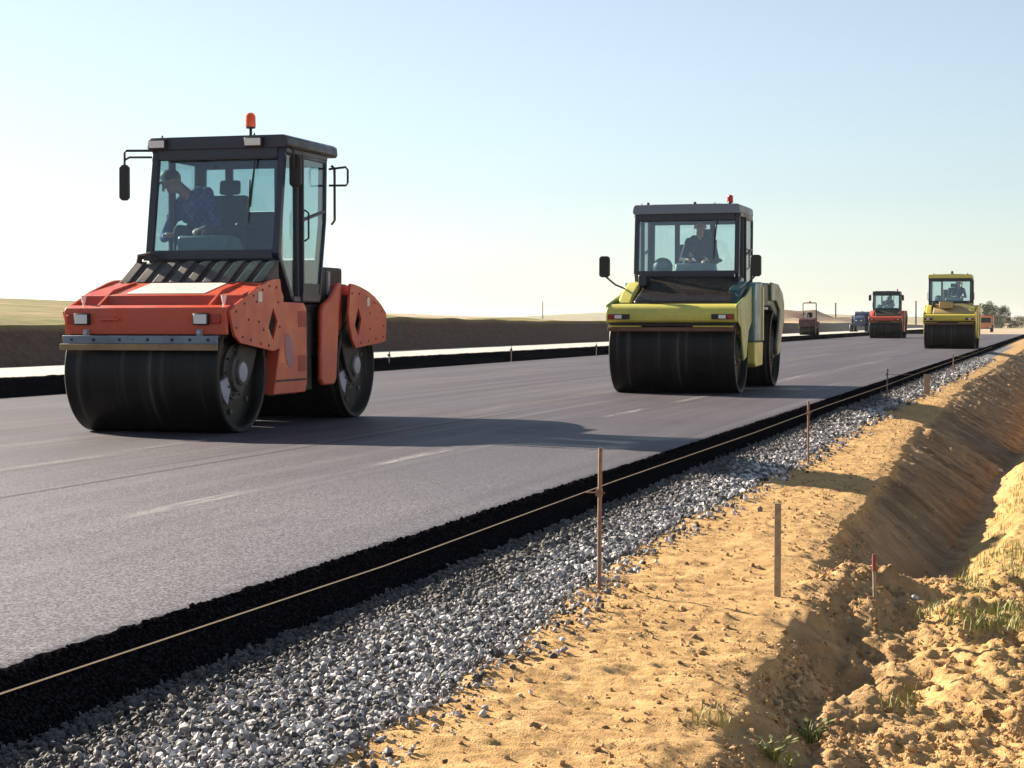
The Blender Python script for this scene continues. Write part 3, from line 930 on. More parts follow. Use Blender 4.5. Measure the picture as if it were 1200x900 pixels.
# ================================================================== PEOPLE
def person(name, label, loc, segs, mats, extras, rz=0.0, scale=1.0):
    """segs: (p0, p1, r0, r1, material slot); one continuous skin over all of them"""
    b = MB()
    for (p0, p1, r0, r1, s) in segs:
        p0, p1 = Vector(p0), Vector(p1)
        n = 8
        b.ball(p0, r0, 10); b.ball(p1, r1, 10)
        b.tube([p0, (p0 + p1) / 2, p1], r0, 10, r1)
    o = b.build('body', mats[0])
    rm = o.modifiers.new('r', 'REMESH'); rm.mode = 'VOXEL'; rm.voxel_size = 0.0085
    sm_ = o.modifiers.new('s', 'SMOOTH'); sm_.iterations = 3; sm_.factor = 0.5
    dg = bpy.context.evaluated_depsgraph_get()
    me = bpy.data.meshes.new_from_object(o.evaluated_get(dg))
    bpy.data.objects.remove(o)
    me.name = name
    me.materials.clear()
    for mt in mats: me.materials.append(mt)
    co_ = np.empty(len(me.polygons) * 3, dtype=np.float32)
    me.polygons.foreach_get('center', co_); co_ = co_.reshape(-1, 3)
    best = np.full(len(co_), 1e9); slot = np.zeros(len(co_), dtype=np.int32)
    for (p0, p1, r0, r1, s) in segs:
        a, d = np.array(p0), np.array(p1) - np.array(p0)
        t = np.clip(((co_ - a) @ d) / max(d @ d, 1e-9), 0, 1)
        dist = np.linalg.norm(co_ - (a + t[:, None] * d), axis=1) - (r0 + (r1 - r0) * t)
        k = dist < best
        best = np.where(k, dist, best); slot = np.where(k, s, slot)
    me.polygons.foreach_set('material_index', slot)
    me.shade_smooth()
    ob = bpy.data.objects.new(name, me)
    col.objects.link(ob)
    ob.location = loc; ob.rotation_euler = (0, 0, rz); ob.scale = (scale,) * 3
    tag(ob, label, 'person')
    for (nm, mb, mt) in extras: mb.build(nm, mt, ob)
    return ob

def hand(segs, wrist, fdir, side, slot=0):
    """palm, four unequal bent fingers, thumb off the side of the palm"""
    w, f, s = Vector(wrist), Vector(fdir).normalized(), Vector(side).normalized()
    dn = f.cross(s).normalized()
    if dn.z > 0: dn = -dn
    k = w + f * 0.085
    for q in (-0.027, 0, 0.027): segs.append((w + s * q * 0.6, k + s * q, 0.017, 0.014, slot))
    for i, L in enumerate((0.062, 0.074, 0.070, 0.052)):
        b0 = k + s * (0.033 - 0.022 * i)
        b1 = b0 + f * L * 0.55 + dn * 0.012
        b2 = b1 + f * L * 0.25 + dn * L * 0.5
        segs.append((b0, b1, 0.0095, 0.009, slot)); segs.append((b1, b2, 0.009, 0.0075, slot))
    t0 = w + f * 0.025 + s * 0.03
    t1 = t0 + f * 0.035 + s * 0.03 + dn * 0.015
    segs.append((t0, t1, 0.013, 0.011, slot)); segs.append((t1, t1 + f * 0.03 + dn * 0.015, 0.011, 0.009, slot))

def driver(label, loc, lean, headoff, look, hands, shirt, capmat, cap=True, scale=1.0):
    """seated figure; local origin on the seat top under the pelvis, facing -y"""
    SK, SH, TR, BO = 0, 1, 2, 3
    P = Vector((0, 0, 0.12))
    L = Vector(lean)
    chest = P + L * 0.62
    neck = P + L
    sg = []
    sg.append((P + Vector((-0.07, 0, 0)), P + Vector((0.07, 0, 0)), 0.125, 0.125, TR))
    sg.append((P + L * 0.1, chest, 0.13, 0.145, SH))
    sv = Vector((1, 0, 0)) - L.normalized() * L.normalized().x
    sv.normalize()
    for sgn in (-1, 1):
        sg.append((chest, chest + sv * sgn * 0.08, 0.14, 0.125, SH))
        sg.append((chest, neck + sv * sgn * 0.10 - L.normalized() * 0.06, 0.12, 0.085, SH))
    head = neck + Vector(headoff)
    sg.append((neck - L.normalized() * 0.05, neck + (head - neck) * 0.6, 0.062, 0.055, SK))
    lk = Vector(look).normalized()
    up = (head - neck).normalized()
    sd_ = lk.cross(up).normalized()
    up = sd_.cross(lk).normalized()
    sg.append((head - lk * 0.025 + up * 0.03, head + lk * 0.02 + up * 0.025, 0.088, 0.082, SK))       # skull
    sg.append((head + lk * 0.035 - up * 0.05, head + lk * 0.045 - up * 0.075, 0.058, 0.042, SK))       # jaw and chin
    sg.append((head + lk * 0.095 + up * 0.015, head + lk * 0.118 - up * 0.022, 0.011, 0.016, SK))      # nose
    sg.append((head + lk * 0.086 - up * 0.058 - sd_ * 0.02, head + lk * 0.086 - up * 0.058 + sd_ * 0.02, 0.010, 0.010, SK))
    for sgn in (-1, 1):
        sg.append((head + sd_ * sgn * 0.085 + up * 0.012, head + sd_ * sgn * 0.09 - up * 0.025, 0.018, 0.014, SK))
        sg.append((head + sd_ * sgn * 0.052 + up * 0.034 + lk * 0.085, head + sd_ * sgn * 0.018 + up * 0.036 + lk * 0.092, 0.011, 0.011, SK))
    for sgn, hd in ((-1, hands[0]), (1, hands[1])):
        sh = neck + sv * sgn * 0.19 - L.normalized() * 0.085
        hd = Vector(hd)
        mid = (sh + hd) / 2
        dist = (hd - sh).length
        drop = math.sqrt(max(0.0, 0.29 ** 2 - (dist / 2) ** 2)) if dist < 0.58 else 0.0
        el = mid + (Vector((sgn * 0.55, 0.15, -0.8)).normalized() * drop)
        sg.append((sh, el, 0.064, 0.048, SH)); sg.append((el, hd, 0.047, 0.031, SH))
        fd = (hd - el).normalized()
        hand(sg, hd, fd, fd.cross(Vector((0, 0, 1))) * (-sgn if abs(fd.z) < 0.95 else 1), SK)
        hp = P + Vector((sgn * 0.10, 0, -0.01))
        kn = hp + Vector((sgn * 0.05, -0.42, 0.03))
        an = kn + Vector((0, -0.06, -0.40))
        sg.append((hp, kn, 0.085, 0.060, TR)); sg.append((kn, an, 0.058, 0.042, TR))
        sg.append((an + Vector((0, 0.03, -0.05)), an + Vector((0, -0.14, -0.06)), 0.042, 0.036, BO))
    eyes, brow = MB(), MB()
    for sgn in (-1, 1):
        eyes.ball(head + sd_ * sgn * 0.034 + up * 0.016 + lk * 0.088, 0.012, 8)
    hb = MB()
    hb.ball(head - lk * 0.012 + up * 0.055, (0.102, 0.102, 0.075), 14)
    ex = [('eye', eyes, M['black'])]
    if cap:
        q = head + up * 0.055 + lk * 0.075
        hb.plate([q - sd_ * 0.07, q + sd_ * 0.07, q + sd_ * 0.045 + lk * 0.09 - up * 0.012, q - sd_ * 0.045 + lk * 0.09 - up * 0.012], 0.008)
        ex.append(('cap', hb, capmat))
    else:
        hb.ball(head - lk * 0.035 + up * 0.02, (0.092, 0.092, 0.095), 14)
        ex.append(('hair', hb, capmat))
    return person('person', label, loc, sg, [M['skin'], shirt, M['trousers'], M['black']], ex, 0.0, scale)

# ================================================================== ROLLERS
def make_drum(parent, y, w, r, yoke_mat, hubmat):
    d = MB()
    prof = [(-w + 0.10, 0.20), (-w + 0.10, r - 0.075), (-w + 0.02, r - 0.06), (-w, r - 0.05), (-w, r - 0.012), (-w + 0.012, r), (w - 0.012, r), (w, r - 0.012), (w, r - 0.05), (w - 0.02, r - 0.06), (w - 0.10, r - 0.075), (w - 0.10, 0.20)]
    d.lathe(prof, (0, y, r), 'x', 72)
    o = d.build('drum', M['drum'], parent, 0, 30)
    for s in (-1, 1):
        h = MB()
        xo = s * (w - 0.10)
        h.lathe([(0, 0.27), (s * 0.02, 0.27), (s * 0.03, 0.20), (s * 0.075, 0.19), (s * 0.08, 0.13), (s * 0.10, 0.125)], (xo, y, r), 'x', 28)
        for k in range(10):
            a = k * 0.6283
            h.lathe([(0, 0.014), (s * 0.035, 0.014)], (xo + s * 0.018, y + 0.235 * math.cos(a), r + 0.235 * math.sin(a)), 'x', 6)
        for k in range(6):
            a = k * 1.0472 + 0.3
            h.lathe([(0, 0.03), (s * 0.02, 0.03)], (xo, y + 0.40 * math.cos(a), r + 0.40 * math.sin(a)), 'x', 8)
        h.build('hub', M['rubber'], o)
        cp = MB().lathe([(0.0, 0.098), (s * 0.012, 0.098), (s * 0.02, 0.08)], (xo + s * 0.10, y, r), 'x', 22)
        cp.prism([(y - 0.03 + 0.36 * math.cos(q * 0.1), r + 0.36 * math.sin(q * 0.1)) for q in range(34, 43)] + [(y - 0.05 + 0.16 * math.cos(q * 0.1), r + 0.16 * math.sin(q * 0.1)) for q in range(42, 33, -1)], min(xo + s * 0.002, xo + s * 0.034), max(xo + s * 0.002, xo + s * 0.034))
        cp.build('hub_cover', hubmat, o)
    return o

def make_cab(root, xl, xr, zt, zs, zf, yA0, yA1, yB, yC, yC0, frame, roofm, glassm, roof, door_white=False, low=None):
    """xl/xr sides, zt header, zs sill, zf floor; yA0/yA1 windscreen foot/head, B and C posts"""
    f = MB()
    xlow = low if low else yB - 0.12
    for x in (xl, xr):
        f.beam((x, yA0, zs), (x, yA1, zt), 0.075, 0.07)
        f.beam((x, yB, zf), (x, yB, zt), 0.06, 0.06)
        f.beam((x, yC0, zf), (x, yC, (zs + zt) / 2 - 0.15), 0.08, 0.07)
        f.beam((x, yC, (zs + zt) / 2 - 0.15), (x, yC + 0.03, zt), 0.08, 0.07)
        f.beam((x, yA0, zs + 0.02), (x, xlow, zf), 0.06, 0.06)
        f.beam((x, xlow, zf), (x, yC0, zf), 0.08, 0.06)
        f.beam((x, yA1 - 0.02, zt - 0.02), (x, yC + 0.05, zt - 0.02), 0.10, 0.07)
    f.box(xl + 0.04, xr - 0.04, yA0 - 0.035, yA0 + 0.035, zs - 0.05, zs + 0.05)
    f.box(xl + 0.04, xr - 0.04, yA1 - 0.06, yA1 + 0.04, zt - 0.11, zt + 0.0)
    f.box(xl + 0.04, xr - 0.04, yC - 0.02, yC + 0.05, zt - 0.12, zt - 0.002)
    f.plate([(xl + 0.03, yA0 - 0.02, zs - 0.052), (xr - 0.03, yA0 - 0.02, zs - 0.052), (xr - 0.03, xlow - 0.02, zf - 0.03), (xl + 0.03, xlow - 0.02, zf - 0.03)], 0.03)
    f.box(xl + 0.035, xr - 0.035, xlow, yC0, zf - 0.035, zf + 0.02)
    # rear wall: posts and a low panel
    cx = (xl + xr) / 2
    zr = zs + 0.52
    for x in (cx - 0.39, cx + 0.20):
        f.beam((x, yC + 0.012, zf), (x, yC + 0.012, zt - 0.1), 0.085, 0.05)
    f.box(cx - 0.34, cx + 0.15, yC - 0.02, yC + 0.03, zf + 0.021, zr)
    f.box(xl + 0.04, xr - 0.04, yC - 0.012, yC + 0.04, zf + 0.022, zs - 0.02)
    cabf = f.build('cab_frame', frame, root, 0.008)
    # glazing
    g = MB(); g.plate([(xl + 0.03, yA0, zs + 0.045), (xr - 0.03, yA0, zs + 0.045), (xr - 0.03, yA1, zt - 0.10), (xl + 0.03, yA1, zt - 0.10)], 0.006)
    ws = g.build('windshield', glassm, root)
    wp = MB()
    px_ = xl + (xr - xl) * 0.80
    a, b = Vector((px_, yA1 - 0.045, zt - 0.10)), Vector((px_ - 0.03, (yA0 + yA1) / 2 - 0.03, zs + 0.50))
    wp.tube([a, b], 0.010, 6); wp.tube([b + Vector((0, 0, 0.28)), b + Vector((-0.02, -0.01, -0.28))], 0.008, 5)
    wp.tube([a, b + Vector((0.0, -0.01, 0.1))], 0.006, 5)
    wp.build('wiper', M['black'], ws)
    for x in (xl, xr):
        sgn = 1 if x > cx else -1
        q = MB(); q.prism([(yA0 + 0.03, zs + 0.02), (yA1 + 0.03, zt - 0.07), (yB - 0.03, zt - 0.07), (yB - 0.03, zf + 0.04), (xlow + 0.03, zf + 0.03)], x - 0.003, x + 0.003)
        q.build('side_window', glassm, root)
        # door: frame, pane, handle
        zm = (zs + zt) / 2 - 0.15
        df = MB()
        xo = x + sgn * 0.045
        df.beam((xo, yB + 0.05, zf + 0.06), (xo, yB + 0.05, zt - 0.05), 0.045, 0.03)
        df.beam((xo, yC0 - 0.04, zf + 0.06), (xo, yC - 0.05, zm), 0.045, 0.03)
        df.beam((xo, yC - 0.05, zm), (xo, yC - 0.03, zt - 0.05), 0.045, 0.03)
        df.beam((xo, yB + 0.05, zt - 0.07), (xo, yC - 0.03, zt - 0.07), 0.045, 0.03)
        df.beam((xo, yB + 0.05, zm - 0.03), (xo, yC - 0.05, zm + 0.10), 0.04, 0.03)
        df.box(xo - 0.014, xo + 0.014, yB + 0.04, yC0 - 0.03, zf - 0.02, zf + 0.17)
        door = df.build('door', M['white'] if door_white else frame, root, 0.004)
        gl = MB(); gl.prism([(yB + 0.06, zf + 0.16), (yC0 - 0.05, zf + 0.16), (yC - 0.06, zm), (yC - 0.05, zt - 0.08), (yB + 0.06, zt - 0.08)], xo - 0.003, xo + 0.003)
        gl.build('door_window', glassm, door)
        hd = MB(); hd.tube([(xo + sgn * 0.015, yB + 0.09, zm - 0.25), (xo + sgn * 0.06, yB + 0.09, zm - 0.22), (xo + sgn * 0.06, yB + 0.09, zm + 0.05), (xo + sgn * 0.015, yB + 0.09, zm + 0.08)], 0.011, 6)
        hd.build('handle', M['black'], door)
    g = MB()
    for (a, b, z0_) in ((xl + 0.04, cx - 0.44, zs), (cx - 0.34, cx + 0.15, zr + 0.01), (cx + 0.25, xr - 0.04, zs)):
        g.box(a, b, yC + 0.008, yC + 0.014, z0_, zt - 0.11)
    g.build('rear_window', glassm, root)
    # roof: shallow tray with chamfered rim
    x0, x1, y0, y1, z0, z1 = roof
    r = MB()
    r.prism([(x0 + 0.02, z0), (x0, z0 + 0.03), (x0 + 0.01, z1 - 0.025), (x0 + 0.05, z1), (x1 - 0.05, z1), (x1 - 0.01, z1 - 0.025), (x1, z0 + 0.03), (x1 - 0.02, z0)], y0, y1, 'y')
    rf = r.build('roof', roofm, root, 0.010)
    v = MB()
    v.box(x0 + 0.25, x1 - 0.35, y0 + 0.30, y1 - 0.25, z1 - 0.002, z1 + 0.022)
    for xx in (x0 + 0.13, x1 - 0.42): v.lathe([(0, 0.012), (0.035, 0.010)], (xx, y0 + 0.10, z1 - 0.003), 'z', 8)
    v.build('roof_hatch', roofm, rf, 0.006)
    return cabf, ws, rf

def cab_interior(root, sx, sy, sz, zf, wheel, wheel_c):
    s = MB()
    s.box(sx - 0.24, sx + 0.24, sy - 0.24, sy + 0.22, sz - 0.12, sz)
    s.prism([(sy + 0.16, sz - 0.05), (sy + 0.27, sz - 0.05), (sy + 0.34, sz + 0.55), (sy + 0.24, sz + 0.55)], sx - 0.22, sx + 0.22)
    s.prism([(sy + 0.25, sz + 0.56), (sy + 0.34, sz + 0.56), (sy + 0.35, sz + 0.72), (sy + 0.27, sz + 0.72)], sx - 0.12, sx + 0.12)
    s.box(sx - 0.15, sx + 0.15, sy - 0.12, sy + 0.14, zf, sz - 0.12)
    for e in (-1, 1): s.box(sx + e * 0.29 - 0.04, sx + e * 0.29 + 0.04, sy - 0.15, sy + 0.22, sz + 0.17, sz + 0.23)
    s.build('seat', M['seat'], root, 0.03)
    w = Vector(wheel_c)
    c = MB()
    c.prism([(w.y - 0.26, zf), (w.y + 0.10, zf), (w.y + 0.06, w.z - 0.14), (w.y - 0.02, w.z - 0.05), (w.y - 0.22, w.z - 0.02), (w.y - 0.27, w.z - 0.14)], w.x - 0.30, w.x + 0.34)
    c.build('console', M['console'], root, 0.03)
    t = MB()
    ring = []
    for k in range(25):
        a = k * 2 * math.pi / 24
        ring.append(w + Vector((0.19 * math.cos(a), 0.165 * math.sin(a), 0.095 * math.sin(a))))
    t.tube(ring, 0.014, 6)
    for k in (0, 8, 16): t.tube([w, ring[k]], 0.010, 5)
    t.tube([w + Vector((0, 0.02, -0.005)), w + Vector((0, -0.10, -0.20))], 0.022, 8)
    t.build('steering_wheel', M['black'], root)

def lamp(parent, name, x, y, z, w, h, d=0.05):
    b = MB().box(x - w / 2, x + w / 2, y, y + d, z - h / 2, z + h / 2)
    o = b.build(name, M['black'], parent, 0.008)
    l = MB().box(x - w / 2 + 0.012, x + w / 2 - 0.012, y - 0.008, y + 0.001, z - h / 2 + 0.012, z + h / 2 - 0.012)
    l.build('lens', M['lens'], o, 0.004)
    return o

def mirror(root, path, c, w, h, d=0.05):
    a = MB().tube(path, 0.014, 8).build('mirror_arm', M['black'], root)
    b = MB().prism([(-w / 2, -h / 2 + 0.03), (-w / 2 + 0.03, -h / 2), (w / 2 - 0.03, -h / 2), (w / 2, -h / 2 + 0.03), (w / 2, h / 2 - 0.03), (w / 2 - 0.03, h / 2), (-w / 2 + 0.03, h / 2), (-w / 2, h / 2 - 0.03)], -d / 2, d / 2, 'y')
    b.v = [(x + c[0], y + c[1], z + c[2]) for x, y, z in b.v]
    m_ = b.build('mirror', M['black'], root, 0.008)
    g_ = MB().box(c[0] - w / 2 + 0.02, c[0] + w / 2 - 0.02, c[1] + d / 2, c[1] + d / 2 + 0.004, c[2] - h / 2 + 0.025, c[2] + h / 2 - 0.025)
    g_.build('mirror_glass', M['lens'], m_)

def beacon(rf, x, y, z, mat, r=0.055, h=0.17, stem=0.085):
    b = MB().lathe([(0, 0.045), (0.012, 0.045), (0.014, 0.016), (stem, 0.016), (stem + 0.005, 0.05), (stem + 0.02, 0.05)], (x, y, z), 'z', 16)
    o = b.build('beacon', M['black'], rf)
    # roof > beacon is already a sub-part, so its lens is modelled next to it
    l = MB().lathe([(stem + 0.02, r), (stem + h * 0.75, r * 0.95), (stem + h * 0.93, r * 0.75), (stem + h, r * 0.3)], (x, y, z), 'z', 18)
    l.build('beacon_lens', mat, rf)

DIAMOND = [(0.0, 0.18), (0.11, 0.03), (0.0, -0.17), (-0.13, -0.03)]

def red_roller(loc, label, group):
    root = empty('road_roller', loc)
    tag(root, label, 'road roller', group)
    W, RD, WB = 0.82, 0.60, 3.20
    make_drum(root, 0, W, RD, M['black'], M['hub'])
    make_drum(root, WB, W, RD, M['black'], M['hub'])
    # ---- front frame
    FY = -0.13
    fend = [(-0.34, 1.20), (-0.20, 1.265), (0.01, 1.335), (0.2, 1.405), (0.41, 1.46), (0.56, 1.50), (0.71, 1.53), (0.90, 1.54), (0.93, 1.43), (0.99, 1.36), (0.92, 0.83), (0.71, 0.80), (-0.09, 0.89), (-0.23, 0.96), (-0.29, 1.08)]
    fend = [(y + FY, z) for y, z in fend]
    for s in (-1, 1):
        x0, x1 = (0.872, 0.902) if s > 0 else (-0.902, -0.872)
        b = MB().prism(fend, x0, x1, 'x', [(0.72 + FY + p[0] * 0.95, 1.07 + p[1] * 0.95) for p in DIAMOND])
        bl = b
        bl.slot = 1
        xb = x1 if s > 0 else x0
        for (y, z) in [(-0.2, 1.2), (0.0, 1.28), (0.22, 1.36), (0.45, 1.42), (0.62, 1.46), (0.80, 1.45), (0.85, 1.30), (-0.20, 1.04), (-0.05, 0.95), (0.15, 0.92), (0.4, 0.88), (0.6, 0.86), (0.1, 1.12), (0.35, 1.10), (0.47, 1.02), (0.30, 1.30), (0.88, 1.05)]:
            bl.lathe([(0, 0.014), (s * 0.008, 0.012)], (xb, y + FY, z), 'x', 8)
        o = bl.build('fender', [M['red'], M['black']], root, 0.006)
        t = MB().box(xb - 0.002, xb + s * 0.006 + 0.002, 0.20, 0.29, 1.30, 1.40)
        t.build('sticker', M['white'], o)
        # dark lining seen through the cut-out
        MB().box(s * 0.80 - 0.01, s * 0.80 + 0.01, 0.40, 0.86, 0.84, 1.40).build('fender_lining', M['black'], root)
        # step panel below the cab
        sp = [(0.965, 1.31), (1.10, 1.305), (1.57, 1.30), (1.64, 1.24), (1.65, 0.45), (1.60, 0.35), (0.75, 0.35), (0.80, 0.50), (0.90, 0.80)]
        x0, x1 = (0.72, 0.868) if s > 0 else (-0.868, -0.72)
        sp = [(y - 0.07, z) for y, z in sp]
        p = MB().prism(sp, x0, x1).build('step_panel', M['red'], root, 0.010)
        xb = x1 if s > 0 else x0
        for zc in (1.13, 0.66):
            MB().box(xb - 0.02, xb + 0.005, 1.33, 1.55, zc - 0.085, zc + 0.085).build('foothold', M['red_dark'], p, 0.004)
        st = MB()
        ov = [(1.08 + 0.12 * math.cos(a * 0.349), 0.80 + 0.17 * math.sin(a * 0.349) - 0.5 * 0.12 * math.cos(a * 0.349)) for a in range(18)]
        st.prism(ov, xb - 0.001 * s, xb + 0.004 * s).build('sticker', M['smudge'], p)
        MB().box(xb - 0.003, xb + 0.006 , 0.73, 1.54, 0.48, 0.50).build('panel_seam', M['black'], p)
        # yoke from the frame to the hub
        y_ = MB().prism([(0.05, 1.0), (0.50, 1.0), (0.30, 0.62), (0.16, 0.46), (-0.02, 0.46), (-0.12, 0.60), (-0.10, 0.75)], s * 0.765, s * 0.80)
        y_.build('yoke', M['black'], root, 0.006)
        y_ = MB().prism([(WB - 0.05, 1.0), (WB - 0.50, 1.0), (WB - 0.30, 0.62), (WB - 0.16, 0.46), (WB + 0.02, 0.46), (WB + 0.12, 0.60), (WB + 0.10, 0.75)], s * 0.765, s * 0.80)
        y_.build('yoke', M['black'], root, 0.006)
    pf = MB()
    pf.prism([(-0.485, 0.975), (-0.495, 1.20), (-0.47, 1.238), (-0.36, 1.262), (-0.15, 1.262), (-0.15, 1.22), (-0.43, 1.20), (-0.43, 0.975)], -0.868, 0.868)
    front = pf.build('front_panel', M['red'], root, 0.006)
    for x in (-0.66, 0.62): lamp(root, 'headlight', x, -0.545, 1.125, 0.16, 0.115, 0.055)
    for x in (-0.79, 0.77): MB().box(x - 0.045, x + 0.045, -0.515, -0.48, 1.08, 1.17).build('indicator', M['redlens'], root, 0.006)
    MB().tube([(-0.46, -0.515, 1.115), (-0.40, -0.53, 1.125), (-0.26, -0.515, 1.12)], 0.014, 6).build('latch', M['red'], front)
    for x in (-0.62, 0.60): MB().lathe([(-0.02, 0.045), (0.02, 0.045)], (x, -0.50, 0.985), 'x', 12).tube([(x, -0.50, 0.97), (x, -0.53, 0.93)], 0.018, 6).build('tow_eye', M['hub'], root)
    MB().prism([(-0.15, 1.20), (-0.15, 1.265), (-0.10, 1.365), (0.05, 1.365), (0.05, 1.20)], -0.866, 0.866).build('hood_step', M['red_dark'], root, 0.005)  # upright face: its shade is put into a darker red
    hd = MB().prism([(-0.11, 1.358), (-0.08, 1.372), (0.56, 1.503), (0.80, 1.505), (0.80, 1.40), (-0.08, 1.34)], -0.867, 0.867)
    hood = hd.build('hood', M['red'], root, 0.005)
    MB().plate([(-0.42, -0.06, 1.3775), (0.44, -0.06, 1.3775), (0.44, 0.50, 1.4922), (-0.42, 0.50, 1.4922)], 0.006).build('hood_panel', M['white'], hood, 0.002)
    for s in (-1, 1):
        MB().prism([(-0.30, 1.264), (0.0, 1.42), (0.50, 1.51), (0.50, 1.35), (-0.2, 1.26)], s * 0.60 - 0.012, s * 0.60 + 0.012).build('gusset', M['red'], root)
        MB().tube([(s * 0.76, -0.30, 1.262), (s * 0.76, -0.30, 1.36)], 0.010, 8, 0.030).build('marker_lamp', M['lens'], root)
    MB().box(-0.70, 0.70, 0.78, 2.3, 0.72, 1.29).build('front_body', M['black'], root, 0.02)
    # ribbed grille under the windscreen
    gb = MB()
    gb.prism([(0.60, 1.502), (0.80, 1.70), (0.93, 1.72), (0.93, 1.502)], -0.76, 0.82)
    nr = 9
    for k in range(nr):
        x = -0.72 + k * (1.50 / (nr - 1))
        gb.hexa([(x - 0.085, 0.53, 1.505), (x + 0.02, 0.53, 1.505), (x + 0.02, 0.70, 1.51), (x - 0.085, 0.70, 1.51),
                 (x - 0.02, 0.77, 1.715), (x + 0.085, 0.77, 1.715), (x + 0.085, 0.86, 1.735), (x - 0.02, 0.86, 1.735)])
    gb.build('engine_grille', M['rubber'], root, 0.008)
    hs = MB()
    hs.tube([(-0.72, 0.82, 1.70), (-0.70, 0.80, 1.78), (-0.58, 0.80, 1.80), (-0.52, 0.85, 1.73)], 0.035, 8)
    hs.lathe([(0, 0.06), (0.07, 0.055), (0.08, 0.03)], (-0.60, 0.82, 1.74), 'z', 12)
    hs.build('hose', M['black'], root)
    # spray bar and scraper before the drum
    sp = MB().box(-0.82, 0.83, -0.62, -0.585, 0.885, 0.965)
    sp.slot = 1
    bo = sp
    for x in (-0.72, -0.48, -0.20, 0.1, 0.36, 0.55, 0.74): bo.lathe([(-0.012, 0.016), (0.0, 0.016)], (x, -0.62, 0.925), 'y', 8)
    sp.build('spray_bar', [M['plate'], M['black']], root, 0.005)
    MB().box(-0.83, 0.84, -0.66, -0.61, 0.822, 0.884).build('scraper', M['wood'], root, 0.006)
    for x in (-0.78, 0.78): MB().box(x - 0.03, x + 0.03, -0.584, -0.30, 0.94, 0.972).build('bar_bracket', M['black'], root)
    # ---- centre joint
    cj = MB().box(-0.45, 0.45, 1.5, 2.3, 0.30, 0.75)
    cj.tube([(0.52, 1.66, 0.9), (0.60, 1.80, 0.70), (0.60, 1.95, 0.72), (0.55, 2.12, 0.95)], 0.03, 8)
    cj.tube([(0.58, 1.66, 0.6), (0.66, 1.85, 0.45), (0.62, 2.12, 0.62)], 0.025, 8)
    cj.box(-0.72, 0.72, 1.66, 2.08, 0.36, 1.20)
    cj.build('centre_joint', M['black'], root, 0.015)
    # ---- rear frame
    rfend = [(2.94, 1.53), (3.05, 1.525), (3.25, 1.50), (3.5, 1.455), (3.73, 1.39), (3.95, 1.30), (4.11, 1.21), (4.13, 1.08), (4.10, 0.87), (3.9, 0.85), (3.10, 0.80), (3.0, 0.88), (2.90, 1.05), (2.87, 1.20)]
    rfend = [(y + FY, z) for y, z in rfend]
    for s in (-1, 1):
        x0, x1 = (0.872, 0.902) if s > 0 else (-0.902, -0.872)
        bl = MB().prism(rfend, x0, x1, 'x', [(3.18 + FY + p[0] * 0.9, 1.09 + p[1] * 0.95) for p in DIAMOND])
        bl.slot = 1
        xb = x1 if s > 0 else x0
        for (y, z) in [(2.98, 1.42), (3.2, 1.42), (3.45, 1.38), (3.7, 1.32), (3.95, 1.22), (4.02, 1.05), (4.0, 0.92), (3.75, 0.90), (3.5, 0.88), (3.25, 0.86), (3.55, 1.02), (3.55, 1.2)]:
            bl.lathe([(0, 0.014), (s * 0.008, 0.012)], (xb, y + FY, z), 'x', 8)
        o = bl.build('fender', [M['red'], M['black']], root, 0.006)
        MB().box(xb - 0.002, xb + s * 0.006 + 0.002, 3.45 + FY, 3.53 + FY, 1.28, 1.38).build('sticker', M['white'], o)
        MB().box(s * 0.80 - 0.01, s * 0.80 + 0.01, 2.82, 3.32, 0.86, 1.40).build('fender_lining', M['black'], root)
        x0, x1 = (0.77, 0.83) if s > 0 else (-0.83, -0.77)
        MB().prism([(2.10, 0.46), (2.12, 1.22), (2.18, 1.29), (2.38, 1.36), (2.62, 1.53), (2.72, 1.54), (2.64, 1.2), (2.55, 0.46), (2.48, 0.40), (2.16, 0.40)], x0, x1).build('rear_column', M['red'], root, 0.02)
    MB().prism([(2.50, 0.95), (2.60, 1.53), (2.94, 1.525), (3.25, 1.495), (3.73, 1.385), (4.08, 1.21), (4.10, 0.95)], -0.79, 0.79).build('rear_hood', M['red_dark'], root, 0.015)
    MB().box(-0.62, 0.72, 2.30, 3.02, 1.30, 1.71).build('air_cleaner', M['black'], root, 0.03)
    MB().box(0.715, 0.745, 2.52, 2.58, 1.40, 1.66).build('reflector', M['hub'], root, 0.004)
    # ---- cab
    xl, xr = -0.66, 0.78
    cabf, ws, rf = make_cab(root, xl, xr, 2.92, 1.80, 1.34, 0.96, 1.14, 1.50, 2.24, 2.06, M['slate'], M['slate'], M['glass'], (-0.74, 0.87, 1.06, 2.50, 2.915, 3.05), low=1.33)
    for x in (-0.60, 0.50): lamp(root, 'work_light', x, 1.00, 2.975, 0.20, 0.10, 0.06)
    beacon(rf, 0.37, 1.25, 3.05, M['orange'])
    mirror(root, [(-0.70, 1.12, 2.92), (-0.98, 1.05, 2.92), (-1.0, 1.05, 2.90), (-1.0, 1.05, 2.5)], (-0.99, 1.03, 2.58), 0.11, 0.38)
    MB().tube([(-0.70, 1.12, 2.85), (-0.94, 1.05, 2.85), (-1.0, 1.05, 2.82)], 0.012, 6).build('mirror_arm', M['black'], root)
    mirror(root, [(0.86, 1.16, 2.93), (0.90, 1.14, 2.88), (0.90, 1.16, 2.70)], (0.90, 1.20, 2.68), 0.13, 0.34)
    MB().tube([(0.84, 2.30, 2.78), (1.03, 2.32, 2.80), (1.05, 2.33, 2.77), (1.05, 2.33, 2.63), (1.03, 2.33, 2.60), (0.84, 2.30, 2.60)], 0.013, 8).build('grab_rail', M['black'], root)
    MB().tube([(0.86, 2.32, 2.82), (0.89, 2.34, 2.79), (0.89, 2.34, 2.22), (0.86, 2.32, 2.17)], 0.015, 8).build('grab_rail', M['black'], root)
